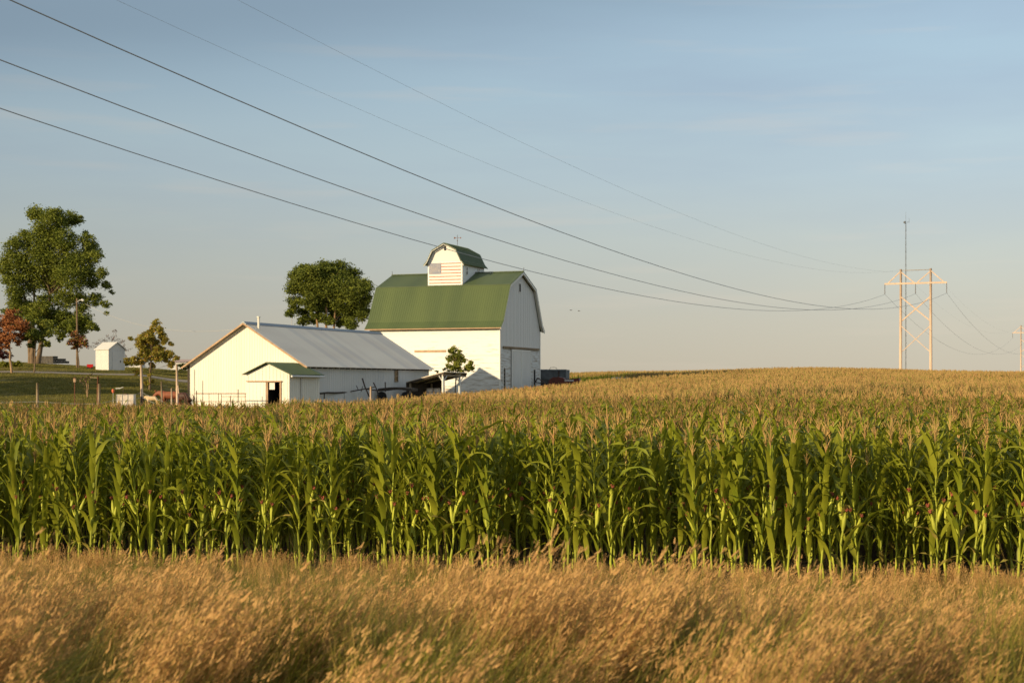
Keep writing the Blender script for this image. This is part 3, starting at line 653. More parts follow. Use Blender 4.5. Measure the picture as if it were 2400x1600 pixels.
# ------------------------------------------------------------------ trees
def curve_pts(a, b, n, sag=0, jit=0):
    a = Vector(a); b = Vector(b); o = []
    for i in range(n + 1):
        t = i / n; p = a.lerp(b, t); p.z += sag * 4 * t * (1 - t)
        if 0 < i < n: p += Vector((random.gauss(0, jit), random.gauss(0, jit), random.gauss(0, jit * .4)))
        o.append(p)
    return o
def leaf_cloud(centers, radii, n_total, size, mats, wts=None, spread=.30, nclump=None, flat=.75):
    centers = np.array(centers); radii = np.array(radii); vol = (radii[:, 0] * radii[:, 2]); vol = vol / vol.sum()
    verts = []; idx = []
    for c, r, v in zip(centers, radii, vol):
        n = int(n_total * v) + 4; k = max(3, int((nclump or 14) * math.sqrt(v * len(vol))))
        d = rng.normal(size=(k, 3)); d /= np.linalg.norm(d, axis=1)[:, None]
        rr = rng.uniform(.35, 1.0, (k, 1)) ** .6
        cc = c + d * rr * r * .85
        w_ = rng.integers(0, k, n); off = rng.normal(size=(n, 3)) * r * spread * np.array([1, 1, flat]) * .62
        verts.append(cc[w_] + off)
    P = np.concatenate(verts); n = len(P)
    a = rng.normal(size=(n, 3)); a[:, 2] *= .6; a /= np.linalg.norm(a, axis=1)[:, None]
    b_ = rng.normal(size=(n, 3)); b_ -= (b_ * a).sum(1)[:, None] * a; b_ /= np.linalg.norm(b_, axis=1)[:, None]
    s = size * rng.uniform(.6, 1.35, (n, 1)); nn = np.cross(a, b_)
    v0 = P - a * s; v1 = P + b_ * s * .42 + nn * s * .12; v2 = P + a * s; v3 = P - b_ * s * .42 + nn * s * .12
    V = np.stack([v0, v1, v2, v3], 1).reshape(-1, 3); Fc = np.arange(n * 4).reshape(n, 4)
    me = bpy.data.meshes.new('crown'); me.vertices.add(n * 4); me.vertices.foreach_set('co', V.ravel())
    me.loops.add(n * 4); me.loops.foreach_set('vertex_index', Fc.ravel()); me.polygons.add(n); me.polygons.foreach_set('loop_start', np.arange(n) * 4); me.polygons.foreach_set('loop_total', np.full(n, 4))
    for m_ in mats: me.materials.append(m_)
    if len(mats) > 1:
        me.polygons.foreach_set('material_index', rng.choice(len(mats), n, p=wts).astype(np.int32))
    me.update(calc_edges=True); me.validate(); return me
def tree(name, Y, base_px, blobs, label, cat, mats, n, size, trunk_r, forks=None, wts=None, bark='bark', depth=.8, spread=.30, nclump=14, limbs=12, base_z=None, group=None, gap_above=.0, loc_x=None, leaf_part='crown'):
    bx0 = WX(base_px, Y); bz0 = gz(bx0, Y) if base_z is None else base_z
    root = thing(name, (bx0, Y, bz0), 0, label, cat, group)
    O = Vector((bx0, Y, bz0)); sc = Y / F; cs = []; rs = []
    for i, (px, py, r_) in enumerate(blobs):
        dy = random.uniform(-1, 1) * depth * max(0, (max(q[2] for q in blobs) * 2.2 - r_)) * sc * .55
        c = W(px, py, Y + dy) - O; cs.append(tuple(c)); rs.append((r_ * sc, r_ * sc * 1.0, r_ * sc * .9))
    if n:
        o = bpy.data.objects.new(leaf_part, leaf_cloud(cs, rs, n, size, mats, wts, spread, nclump)); COL.objects.link(o); o.parent = root
    # trunk and limbs
    forks = forks or [(base_px, blobs[len(blobs) // 2][1], .5)]
    b = MB(); tips = []
    for fx, fy, fr in forks:
        t = W(fx, fy, Y) - O; pts = curve_pts((0 if len(forks) < 3 else (fx - base_px) * sc * .25, 0, -.3), t, 6, 0, trunk_r * .25)
        b.tube(pts, [trunk_r * (1 - (1 - fr) * i / 6) * (1.25 if i == 0 else 1) for i in range(7)], 9); tips.append((pts, trunk_r * fr))
    b.build('trunk', M[bark], root, True)
    order = sorted(range(len(cs)), key=lambda i: -rs[i][0])[:limbs]
    for i in order:
        c = Vector(cs[i]); best = min(tips, key=lambda t: (t[0][-1] - c).length)
        frm = best[0][-1] if c.z > best[0][-1].z else min(best[0][2:], key=lambda p: abs(p.z - (c.z - .8)))
        b = MB(); r0 = best[1] * .75; pts = curve_pts(frm, c, 5, .15 * (c - frm).length * .3, .05 * (c - frm).length)
        b.tube(pts, [r0 * (1 - .8 * k / 5) for k in range(6)], 6)
        for _ in range(3):
            e = c + Vector((random.uniform(-1, 1), random.uniform(-1, 1), random.uniform(-.3, 1))) * rs[i][0] * .9
            b.tube(curve_pts(pts[3], e, 3, 0, .05), [r0 * .35, r0 * .25, r0 * .15, r0 * .07], 4)
        b.build('limb', M[bark], root, True)
    return root
big = [(91, 501, 26), (75, 504, 12), (128, 504, 22), (159, 514, 24), (118, 528, 38), (183, 514, 14), (54, 562, 26), (56, 547, 10), (27, 578, 22), (101, 568, 44), (152, 562, 34), (203, 562, 20), (200, 548, 10), (216, 585, 25), (34, 612, 32), (10, 626, 20), (85, 612, 42), (142, 612, 42), (189, 612, 38), (226, 602, 18), (27, 653, 26), (68, 655, 40), (118, 655, 38), (169, 650, 42), (210, 653, 28), (250, 668, 14), (237, 640, 16), (262, 684, 7), (34, 687, 24), (37, 712, 22), (61, 718, 22), (108, 707, 24), (152, 700, 28), (189, 707, 24), (223, 700, 20), (247, 712, 12), (249, 734, 7), (150, 747, 27), (193, 741, 26), (216, 764, 14), (230, 772, 6), (183, 771, 22), (142, 775, 20), (142, 794, 9), (20, 735, 18), (100, 740, 20), (120, 760, 14), (48, 745, 20), (75, 748, 20), (30, 762, 12), (70, 728, 22), (165, 762, 22), (200, 755, 17), (112, 772, 18), (62, 768, 14), (130, 740, 24), (96, 722, 24)]
tree('shade_tree', 158, 76, big, 'tallest tree at the left, broad spreading green crown above the lawn', 'tree', [M['t_big'], M['t_dark']], 90000, .13, .30, forks=[(80, 700, .4), (118, 690, .38), (62, 705, .32)], wts=[.65, .35], limbs=24, spread=.36, nclump=40, bark='bark')
mid = [(711, 635, 24), (694, 651, 22), (730, 637, 26), (763, 632, 26), (800, 632, 26), (829, 649, 24), (852, 675, 24), (692, 673, 22), (723, 670, 36), (758, 668, 38), (793, 665, 38), (824, 684, 36), (857, 700, 16), (692, 708, 18), (680, 734, 12), (725, 703, 24), (711, 736, 17), (706, 754, 11), (772, 705, 28), (805, 708, 34), (840, 713, 30), (805, 736, 24), (843, 736, 22), (824, 758, 18), (812, 753, 14), (734, 724, 14), (860, 728, 9), (757, 645, 10), (752, 728, 13), (780, 738, 16), (760, 712, 16), (738, 738, 12), (690, 722, 12), (722, 750, 12), (792, 755, 14), (848, 738, 12), (756, 745, 14), (740, 752, 11), (774, 752, 12), (745, 705, 20), (785, 722, 18)]
tree('round_tree', 152, 764, mid, 'dense round dark green tree rising behind the long shed roof', 'tree', [M['t_dark'], M['t_big']], 70000, .125, .20, forks=[(740, 715, .5), (765, 705, .55), (786, 718, .5)], wts=[.75, .25], bark='bark_pale', limbs=16, spread=.37, nclump=36)
oak = [(363, 757, 11), (370, 775, 14), (354, 775, 10), (345, 790, 17), (378, 790, 12), (327, 795, 11), (306, 792, 6), (335, 808, 17), (360, 810, 18), (385, 800, 11), (402, 806, 8), (395, 830, 14), (413, 840, 9), (370, 832, 19), (345, 835, 15), (320, 845, 15), (300, 846, 9), (402, 855, 11), (355, 855, 10), (318, 872, 9), (350, 880, 7), (344, 897, 7), (357, 893, 6)]
tree('oak_tree', 116, 350, oak + [(352, 800, 14), (372, 818, 14), (338, 822, 13), (384, 842, 13), (330, 830, 10)], 'young conical oak turning rusty between the lawn posts, left of the long shed', 'tree', [M['t_oak'], M['t_oak2']], 16000, .10, .09, forks=[(358, 770, .3)], wts=[.6, .4], limbs=20, spread=.34, nclump=12)
red = [(5, 750, 24), (30, 742, 20), (50, 762, 20), (20, 780, 26), (48, 788, 13), (-5, 790, 24), (-35, 765, 28), (-30, 795, 22), (62, 775, 9), (10, 805, 18), (40, 803, 13), (-20, 812, 24)]
tree('red_maple', 134, 28, red, 'small rust-red maple at the left edge in front of the tallest tree', 'tree', [M['t_red'], M['t_burg']], 15000, .11, .12, forks=[(22, 800, .6)], wts=[.85, .15], limbs=9, bark='bark_pale')
sg = [(70, 775, 18), (100, 760, 17), (112, 780, 13), (86, 788, 20), (60, 792, 11), (106, 805, 12), (74, 808, 10), (85, 758, 12)]
tree('small_green_tree', 135, 80, sg, 'small dark green tree with a thin bare trunk beside the red maple', 'tree', [M['t_dark'], M['t_mid']], 8000, .11, .075, forks=[(84, 800, .7)], wts=[.6, .4], limbs=8)
tree('plum_tree', 150, 186, [(178, 788, 17), (192, 798, 15), (168, 802, 12), (182, 808, 13), (172, 815, 7), (200, 808, 9)], 'small purple-red ornamental tree beside the yard light pole', 'tree', [M['t_burg'], M['t_mid'], M['t_red']], 3200, .10, .06, forks=[(181, 805, .6)], wts=[.5, .2, .3], limbs=5)
bare = [(262, 790, 14), (240, 800, 12), (280, 800, 14), (268, 775, 8), (295, 815, 12), (225, 808, 10), (205, 812, 10), (290, 835, 10), (285, 845, 10)]
tree('bare_bush', 172, 262, bare, 'half bare brown bush rising behind the small white shed', 'bush', [M['t_burg'], M['twig']], 700, .08, .05, forks=[(262, 800, .6), (245, 806, .5), (280, 806, .5)], wts=[.4, .6], limbs=9, bark='twig')
tree('barn_tree', 128, 1067, [(1064, 821, 11), (1055, 822, 7), (1078, 824, 7), (1070, 838, 18), (1054, 841, 10), (1085, 843, 9), (1067, 856, 14), (1049, 857, 7), (1057, 865, 10), (1041, 864, 5), (1024, 871, 4), (1100, 856, 11), (1106, 865, 7), (1094, 867, 8), (1080, 869, 8), (1104, 848, 5)], 'small leafy tree growing in front of the bright barn wall', 'tree', [M['t_mid'], M['t_dark']], 4500, .10, .07, forks=[(1068, 850, .6)], wts=[.7, .3], limbs=10, spread=.34)
tree('burgundy_shrub', 146, 6, [(5, 828, 16), (20, 832, 11), (-15, 826, 18)], 'dark burgundy shrub under the red maple at the left edge', 'shrub', [M['t_burg']], 2600, .09, .05, forks=[(6, 838, .6)], limbs=3)
for i, (px, r_, lb) in enumerate(((8, 11, 'largest lime yellow shrub, at the left edge of the lawn'), (26, 8, 'middle one of the three lime yellow shrubs on the lawn'), (42, 8, 'smallest lime yellow shrub, right of its two neighbours'))):
    tree('lime_shrub', 139, px, [(px, 852, r_), (px + r_ * .7, 855, r_ * .7), (px - r_ * .6, 855, r_ * .7)], lb, 'shrub', [M['t_lime'], M['t_mid']], 900, .08, .03, forks=[(px, 856, .6)], wts=[.7, .3], limbs=2, group='lime shrubs under the maple')
tree('sapling', 100, 204, [(198, 885, 6), (210, 884, 6), (204, 893, 7), (190, 893, 4), (214, 878, 4)], 'spindly sapling with few leaves between two lawn posts', 'tree', [M['t_mid'], M['twig']], 160, .08, .03, forks=[(203, 880, .5), (208, 878, .5)], wts=[.5, .5], limbs=5, bark='bark_pale')
tree('hedge_bush', 172, 296, [(292, 848, 12), (305, 852, 10), (318, 850, 8)], 'low dark green bush on the crest right of the small white shed', 'bush', [M['t_dark'], M['t_mid']], 1200, .11, .05, forks=[(298, 852, .5)], wts=[.5, .5], limbs=3)
tree('hedge_bush', 168, 432, [(425, 862, 12), (440, 858, 12), (452, 860, 12)], 'low green bush on the crest beside the long shed corner', 'bush', [M['t_mid'], M['t_dark']], 1400, .11, .05, forks=[(432, 862, .5)], wts=[.6, .4], limbs=3)
# farmyard trees to the left of the view: their long shade crosses the lawn
def yard_tree(x, y, h, r_, lb):
    px = CX + F * x / y; s_ = F / y; g = gz(x, y); top = HY - (g + h - ZC) * s_
    bl = []
    for k in range(14):
        a = k * 2.4; rr = r_ * (.25 + .55 * ((k * 7) % 5) / 5); zz = h * (.42 + .5 * ((k * 5) % 7) / 7)
        bl.append((px + rr * math.cos(a) * s_, HY - (g + zz - ZC) * s_, r_ * .42 * s_))
    tree('yard_tree', y, px, bl, lb, 'tree', [M['t_big'], M['t_dark']], 9000, .26, .35, forks=[(px, HY - (g + h * .6 - ZC) * s_, .4)], wts=[.6, .4], limbs=8, group='windbreak trees left of the lawn', depth=1.0)

for x, y, h, r_, lb in [(-54 - 8 * k, 88 + (k % 2) * 3, (11.5, 13, 18, 19, 18, 19, 18)[k], 6, 'windbreak tree number %s from the lawn, beyond the left edge of the view' % w_) for k, w_ in enumerate(('one', 'two', 'three', 'four', 'five', 'six', 'seven'))]:
    yard_tree(x, y, h, r_, lb)

# ------------------------------------------------------------------ utility pole, wall, posts
def pole_base(px, Y): return (WX(px, Y), Y, gz(WX(px, Y), Y))
yl = thing('yard_light_pole', pole_base(181, 152), 0, 'dark wooden yard light pole standing before the tallest tree', 'pole')
b = MB(); b.tube([(0, 0, -.3), (-.04, 0, 7.3)], [.13, .08], 8); b.build('pole', M['bark'], yl)
b = MB(); b.tube([(-.04, 0, 6.9), (.25, -.1, 7.1), (.55, -.2, 7.15)], .035, 6); la = b.build('lamp_arm', M['metal_white2'], yl)
b = MB(); b.tube([(.5, -.2, 7.2), (.6, -.22, 7.12), (.75, -.25, 7.06)], [.05, .13, .1], 8); b.build('lamp_head', M['metal_white2'], la)
lw = thing('low_wall', (WX(75, 160), 160, 0), 0, 'low dark stone wall on the crest under the tallest tree', 'wall')
g0 = W(75, 846, 160).z - .25
for r_ in range(3):
    x = 0.0 if r_ < 2 else .2
    lim = 3.55 if r_ < 2 else 2.5
    while x < lim:
        wd = random.uniform(.3, .48); b = MB(); b.box(x, x + wd - .02, 0, .5, g0 + r_ * .27, g0 + r_ * .27 + .255); b.build('stone_block', M['stone'], lw); x += wd
for px, y_top, Y, r_, lb, m in (
    (88, 897, 84, .075, 'thick pale round post standing alone, leftmost of the fence posts', 'wood_old'),
    (231, 899, 84, .08, 'thick pale post with a thinner brown post just behind it', 'wood_old'),
    (333, 855, 92, .085, 'tall pale pole with a dark foot, left of the young oak', 'wood_pole'),
    (416, 853, 94, .08, 'tall pale pole left of the long shed corner', 'wood_pole'),
    (380, 893, 90, .055, 'leaning thin post between the young oak and the horses', 'wood_old'),
    (402, 909, 88, .05, 'short pale post in front of the chestnut horse', 'wood_pole'),
    (228, 881, 90, .05, 'thin brown post carrying a short crosspiece', 'rust'),
    (868, 905, 98, .07, 'short tan post among the tassels in front of the long shed', 'wood_pole')):
    x0, y0, z0 = pole_base(px, Y); zt = W(px, y_top, Y).z
    o = thing('fence_post', (x0, y0, z0), 0, lb, 'post', 'posts at the edge of the lawn'); b = MB(); h = zt - z0; lean = random.uniform(-.02, .02)
    b.tube([(0, 0, -.4), (lean * h * .5, 0, h * .5), (lean * h, 0, h)], [r_ * 1.1, r_, r_ * .92], 9); b.build('post', M[m], o, True)
    if px == 228:
        b = MB(); b.beam((-.45, 0, h - .08), (.05, 0, h - .12), .05, .05); b.build('crosspiece', M['wood_old'], o)
    if px == 416:
        b = MB(); b.tube([(-.1, 0, h * .52), (.04, -.05, h * .60), (.1, -.05, h * .45)], .035, 6); b.build('bracket', M['wood_pole'], o)
    if px == 333:
        b = MB(); b.tube([(0, 0, 0), (0, 0, .9)], r_ * 1.3, 9); b.build('foot_wrap', M['iron'], o)
# wires between the lawn posts
b = MB()
for hgt in (.45, .85, 1.15):
    pts = [Vector(pole_base(px, Y)) + Vector((0, -.05, hgt)) for px, Y in ((-150, 83), (88, 84), (231, 84), (333, 92), (380, 90), (402, 88), (440, 90))]
    for p, q in zip(pts[:-1], pts[1:]): b.tube(curve_pts(p, q, 4, -.05), .008, 4)
tag(b.build('fence_wire', M['wire']), 'thin sagging fence wires strung between the lawn posts', 'wire')
bh_ = thing('birdhouse_pole', pole_base(175, 92), 0, 'thin pole with a small reddish birdhouse on top', 'birdhouse')
zt = W(175, 885, 92).z - gz(WX(175, 92), 92)
b = MB(); b.tube([(0, 0, -.2), (0, 0, zt - .25)], .03, 6); b.build('pole', M['rust'], bh_)
b = MB(); b.box(-.07, .07, -.07, .07, zt - .28, zt - .05); b.build('box', M['wood_trim'], bh_); b = MB(); b.poly([(-.1, -.1, zt - .05), (.1, -.1, zt - .05), (0, 0, zt + .03)]); b.poly([(.1, -.1, zt - .05), (.1, .1, zt - .05), (0, 0, zt + .03)]); b.poly([(.1, .1, zt - .05), (-.1, .1, zt - .05), (0, 0, zt + .03)]); b.poly([(-.1, .1, zt - .05), (-.1, -.1, zt - .05), (0, 0, zt + .03)]); b.build('roof', M['rust'], bh_)
x0, y0, z0 = pole_base(265, 88); of = thing('orange_feeder', (x0, y0, z0), 0, 'small orange-red feeder on a thin stake above the tassels', 'bird feeder'); zt = W(265, 911, 88).z - z0
b = MB(); b.tube([(0, 0, -.1), (0, 0, zt - .15)], .012, 5); b.build('stake', M['metal_white2'], of)
b = MB(); b.tube([(0, 0, zt - .24), (0, 0, zt - .18), (0, 0, zt - .06), (0, 0, zt)], [.05, .09, .085, .02], 8); b.build('feeder', M['orange'], of, True)
x0, y0, z0 = pole_base(289, 87); of = thing('shepherd_hook', (x0, y0, z0), 0, 'thin dark hook pole with a pale arm reaching left', 'hook'); zt = W(289, 907, 87).z - z0
b = MB(); b.tube([(0, 0, -.1), (0, 0, zt)], .014, 5); b.build('pole', M['iron'], of)
b = MB(); b.tube([(0, 0, zt), (-.2, 0, zt - .07), (-.46, 0, zt - .08)], [.018, .03, .03], 6); b.build('arm', M['metal_white2'], of)
x0, y0 = WX(296, 86), 86; z1 = W(296, 924, 86).z; z0 = z1 - 1.05
tk = thing('water_tote', (x0, y0, z0), .08, 'square mottled white water tank in a thin cage beside the fence', 'tank')
b = MB(); b.box(-.48, .48, -.45, .45, 0, 1.05); o = b.build('tank', M['white_pl'], tk)
b = MB()
for q in (-.5, -.16, .16, .5): b.box(q - .01, q + .01, -.475, -.455, 0, 1.05)
for q in (.1, .4, .7, 1.0): b.box(-.5, .5, -.48, -.46, q, q + .015)
b.build('cage', M['wire'], tk)
b = MB(); b.tube([(0, 0, 1.05), (0, 0, 1.1)], .1, 10); b.build('lid', M['iron'], tk)
b = MB(); b.box(-.5, .5, -.46, .46, -.14, -.01); b.build('pallet', M['wood_old'], tk)

# corral of pipe before the shed gable
cr_ = thing('pipe_corral', (0, 0, 0), 0, 'thin rusty pipe corral fence in front of the long shed gable', 'fence')
Yc = 101.0
def cp_(px, py): return W(px, py, Yc + (px - 455) * -.012)
for a, c, r_ in (((458, 922), (577, 922), .032), ((520, 929), (577, 929), .018), ((458, 941), (577, 940), .02)):
    b = MB(); b.tube([cp_(*a), cp_(*c)], r_, 6); b.build('rail', M['rust'], cr_)
for px, yt, r_, m in ((456, 866, .022, 'iron'), (475, 891, .022, 'iron'), (461, 915, .03, 'iron'), (512, 922, .02, 'rust'), (519, 922, .02, 'rust'), (540, 927, .03, 'rust'), (558, 912, .03, 'iron'), (490, 921, .014, 'rust'), (575, 921, .018, 'rust')):
    b = MB(); p = cp_(px, yt); b.tube([(p.x, p.y, gz(p.x, p.y) - .2), p], r_, 6); b.build('post', M[m], cr_)

# service wire from the yard pole to the shed, tv antenna beyond the shed
b = MB(); a = W(200, 712, 153); c = W(575, 769, 107); b.tube(curve_pts(a, c, 16, -1.2), .018, 4); tag(b.build('service_wire', M['wire']), 'thin service wire sagging from the yard pole to the long shed', 'wire')
ta = thing('tv_antenna', (WX(684, 158), 158, 2.0), 0, 'thin television antenna poking out left of the round tree', 'antenna')
zt = W(684, 688, 158).z - 2
b = MB(); b.tube([(0, 0, 0), (0, 0, zt)], .03, 6); b.build('mast', M['wire'], ta)
for q, l_ in ((0, .9), (-.3, 1.1)):
    b = MB(); b.tube([(-l_, 0, zt + q), (.4, 0, zt + q + .03)], .014, 4); b.build('boom', M['wire'], ta)
for q in np.linspace(-.85, .3, 6):
    b = MB(); b.tube([(q, -.35, zt - .01), (q, .35, zt + .01)], .008, 4); b.build('element', M['wire'], ta)

# distant long roof on the left skyline
db = thing('distant_building', (WX(424, 300), 300, 0), 0, 'low pinkish distant building behind the long shed corner', 'building')
zt = W(424, 844, 300).z; b = MB(); b.box(-2.2, 6, 0, 7, 1.5, zt - .35); b.build('wall', M['metal_white2'], db)
b = MB(); b.hexa([(-2.5, -.3, zt - .4), (6.3, -.3, zt - .4), (6.3, 7.3, zt - .4), (-2.5, 7.3, zt - .4), (-2.4, 3.3, zt + .25), (6.2, 3.3, zt + .25), (6.2, 3.7, zt + .25), (-2.4, 3.7, zt + .25)]); b.build('roof', M['pink_roof'], db)
db = thing('distant_hut', (WX(315, 210), 210, 0), 0, 'low grey distant hut on the crest behind the young oak', 'building')
zt = W(315, 850, 210).z; b = MB(); b.box(-.8, .8, 0, 3, 2.5, zt); b.build('wall', M['metal_white2'], db); b = MB(); b.box(-.95, .95, -.15, 3.15, zt, zt + .12); b.build('roof', M['grey_paint'], db)

# ------------------------------------------------------------------ lean-to
lt = thing('lean_to', (0, 0, 0), 0, 'open lean-to with a sloping tin roof on pale posts before the barn', 'shelter')
A = Vector((-5.5, 117, 3.84)); Bp = Vector((-3.72, 120.2, 3.77)); D = Vector((-8.72, 119.4, 3.02)); Cc = Bp + (D - A)
def lerp4(u, v): return (A.lerp(Bp, u)).lerp(D.lerp(Cc, u), v)
for k in range(5):
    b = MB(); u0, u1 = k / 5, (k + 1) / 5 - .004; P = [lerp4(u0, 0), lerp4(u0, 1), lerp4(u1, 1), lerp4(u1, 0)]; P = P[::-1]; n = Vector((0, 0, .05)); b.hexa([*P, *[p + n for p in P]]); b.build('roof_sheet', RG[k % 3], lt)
for u in (0.02, .5, .98):
    b = MB(); b.beam(lerp4(u, .0) - Vector((0, 0, .08)), lerp4(u, 1) - Vector((0, 0, .08)), .06, .13); b.build('rafter', M['wood_dark'], lt)
b = MB(); b.beam(lerp4(0, .03) - Vector((0, 0, .22)), lerp4(1, .03) - Vector((0, 0, .22)), .07, .14); b.build('beam', M['wood_old'], lt)
for u, v, m in ((.04, .05, 'white_pt'), (.75, .05, 'white_pt'), (.05, .92, 'wood_old'), (.95, .92, 'wood_old')):
    p = lerp4(u, v); b = MB(); b.tube([(p.x, p.y, gz(p.x, p.y) - .3), p - Vector((0, 0, .1))], .09, 8)
    if v < .5: b.beam((p.x - .32, p.y, p.z - .25), (p.x, p.y, p.z - .75), .06, .06); b.beam((p.x + .32, p.y + .3, p.z - .25), (p.x, p.y, p.z - .75), .06, .06)
    b.build('post', M[m], lt)
b = MB(); q0, q1, q2, q3 = lerp4(.0, 1), lerp4(1, 1), lerp4(1, .6), lerp4(0, .6)
b.poly([(q0.x, q0.y, -.2), (q1.x, q1.y, -.2), (q1.x, q1.y, q1.z), (q0.x, q0.y, q0.z)]); b.poly([(q1.x, q1.y, -.2), (q2.x, q2.y, -.2), (q2.x, q2.y, q2.z), (q1.x, q1.y, q1.z)])
b.build('back_wall', M['wood_dark'], lt)
for px, lb in ((1008, 'left one of two pale barrels under the lean-to'), (1024, 'right one of two pale barrels under the lean-to')):
    p = W(px, 908, 118); o = thing('barrel', (p.x, p.y, p.z - .95), 0, lb, 'barrel', 'barrels under the lean-to'); b = MB()
    b.tube([(0, 0, 0), (0, 0, .3), (0, 0, .6), (0, 0, .9)], [.27, .3, .3, .27], 12); b.build('drum', M['white_pl'], o, True)
    for q in (.3, .6):
        b = MB(); b.tube([(0, 0, q - .015), (0, 0, q + .015)], .31, 12); b.build('hoop', M['rust'], o)

# ------------------------------------------------------------------ old implements along the shed
def bars(nm, label, cat, lst, m='iron', Y=112):
    o = thing(nm, (0, 0, 0), 0, label, cat)
    for kind, pts, r_ in lst:
        b = MB(); b.tube([W(*p, Y) if len(p) == 2 else W(*p) for p in pts], r_, 6); b.build(kind, M[m], o)
    return o
h = bars('harrow', 'dark iron harrow frame with two upright arms beside the long shed wall', 'farm implement', [('arm', [(849, 886, 111), (855, 905, 111), (866, 930, 111)], .06), ('arm', [(875, 896, 112), (881, 908, 112), (887, 925, 112)], .05), ('crossbar', [(858, 911, 111.5), (880, 906, 111.5)], .04), ('frame', [(797, 912), (800, 925)], .04), ('frame', [(800, 921), (856, 911)], .05), ('frame', [(856, 911), (885, 915, 113.5)], .05), ('tooth', [(835, 903), (840, 914)], .03), ('tooth', [(850, 905), (846, 918)], .03), ('frame', [(745, 924, 108), (800, 921, 111)], .07)])
bars('old_rod', 'single dark iron rod standing right of the harrow', 'rod', [('rod', [(903, 895, 115), (903, 918, 115)], .05)])
ow = thing('hay_rack', (WX(930, 116), 116, 0), BROT, 'low dark hay wagon half hidden behind the corn, left of the lean-to', 'wagon')
zt = W(930, 907, 116).z; b = MB()
P = []
for k in range(9):
    t = k / 8; P.append((-1.4 + 2.9 * t, zt - .12 + .12 * math.sin(t * 3.1)))
for p, q in zip(P[:-1], P[1:]): b.hexa([(p[0], -.6, p[1] - .2), (q[0], -.6, q[1] - .2), (q[0], .8, q[1] - .2), (p[0], .8, p[1] - .2), (p[0], -.6, p[1]), (q[0], -.6, q[1]), (q[0], .8, q[1]), (p[0], .8, p[1])])
b.build('deck', M['wood_dark'], ow)
for x in (-1.0, 1.1):
    b = MB(); b.tube([(x, -.75, zt - .75), (x, -.6, zt - .75)], .4, 14); b.build('wheel', M['rubber'], ow)
sw = bars('timber_rail', 'low dark timber rail on legs against the long shed wall beside the porch', 'rail', [('top', [(750, 922, 106), (768, 920, 107.5), (786, 920.5, 109.5), (812, 919, 111.5)], .08), ('leg', [(760, 920, 107), (760, 935, 107)], .05), ('leg', [(806, 919, 111), (806, 935, 111)], .05)], 'wood_dark')
# ------------------------------------------------------------------ machines right of the barn
gw = thing('grain_wagon', (WX(1292, 151), 151, gz(WX(1292, 151), 151)), R(-12), 'grey slant-sided grain wagon parked behind the right end of the barn', 'wagon')
gzw = gw.location.z; zt = W(1290, 866.5, 151).z - gzw
b = MB(); top = [(-1.9, -1.1, zt), (1.75, -1.1, zt), (1.75, 1.1, zt), (-1.9, 1.1, zt)]; md = [(-1.9, -1.1, zt - .95), (1.75, -1.1, zt - .95), (1.75, 1.1, zt - .95), (-1.9, 1.1, zt - .95)]; bt = [(-1.1, -.5, zt - 1.9), (.6, -.5, zt - 1.9), (.6, .5, zt - 1.9), (-1.1, .5, zt - 1.9)]
for P, Q in ((md, top), (bt, md)):
    for k in range(4): b.quad(P[k], P[(k + 1) % 4], Q[(k + 1) % 4], Q[k])
b.poly(bt[::-1]); b.build('hopper', M['grey_paint'], gw)
for x in (-1.9, -.7, .5, 1.7):
    b = MB(); b.box(x - .03, x + .05, -1.16, -1.11, zt - .95, zt + .03); b.build('rib', M['grey_paint'], gw)
b = MB(); b.box(-1.95, 1.8, -1.17, -1.1, zt - .05, zt + .04); b.build('rim', M['zinc'], gw)
b = MB(); b.tube([(-.2, 0, zt + .0), (-.1, 0, zt + .22), (.25, 0, zt + .28), (.55, 0, zt + .2), (.65, 0, zt)], .02, 5); b.build('hoop', M['iron'], gw)
for a, c in (((-1.8, -.9, zt - .95), (-.4, -.6, .75)), ((1.6, -.9, zt - .95), (.2, -.6, .75)), ((-1.8, -.7, .75), (1.6, -.7, .75)), ((1.0, -1.15, zt - .1), (1.05, -1.15, zt - 1.6))):
    b = MB(); b.beam(a, c, .1, .1); b.build('strut', M['iron'], gw)
for x, y in ((-1.3, -.85), (1.1, -.85), (-1.3, .85), (1.1, .85)):
    b = MB(); b.tube([(x, y - .13, .45), (x, y + .13, .45)], .45, 16); wl = b.build('wheel', M['rubber'], gw)
    b = MB(); b.tube([(x, y - .15, .45), (x, y - .13, .45)], .22, 12); b.build('rim', M['grey_paint'], wl)
rc = thing('red_implement', (WX(1322, 143), 143, gz(WX(1322, 143), 143)), R(-10), 'dull dark red farm machine half sunk in the corn beside the grey wagon', 'farm implement')
zt = W(1322, 883, 143).z - rc.location.z
b = MB(); P = [(-1.45, zt - .5), (-1.3, zt - .22), (-1.0, zt - .03), (-.5, zt), (0, zt - .1), (.2, zt - .25), (1.55, zt - .12), (1.62, zt - .45), (1.2, zt - .7), (-.2, zt - .8), (-1.4, zt - .85)]
b.poly([(x, -.7, z) for x, z in P][::-1]); b.poly([(x, .7, z) for x, z in P])
for k in range(len(P)):
    p, q = P[k], P[(k + 1) % len(P)]; b.quad((p[0], -.7, p[1]), (p[0], .7, p[1]), (q[0], .7, q[1]), (q[0], -.7, q[1]))
b.build('hood', M['red_paint'], rc)
b = MB(); b.box(.15, 1.05, -.74, -.705, zt - .42, zt - .30); b.build('pale_plate', M['metal_white2'], rc)
for x in (-1.7, -1.0, .7):
    b = MB(); b.tube([(x, -.85, zt - 1.2), (x, -.6, zt - 1.2)], .5, 14); wl = b.build('wheel', M['rubber'], rc); b = MB(); b.tube([(x, -.87, zt - 1.2), (x, -.85, zt - 1.2)], .2, 10); b.build('rim', M['red_paint'], wl)
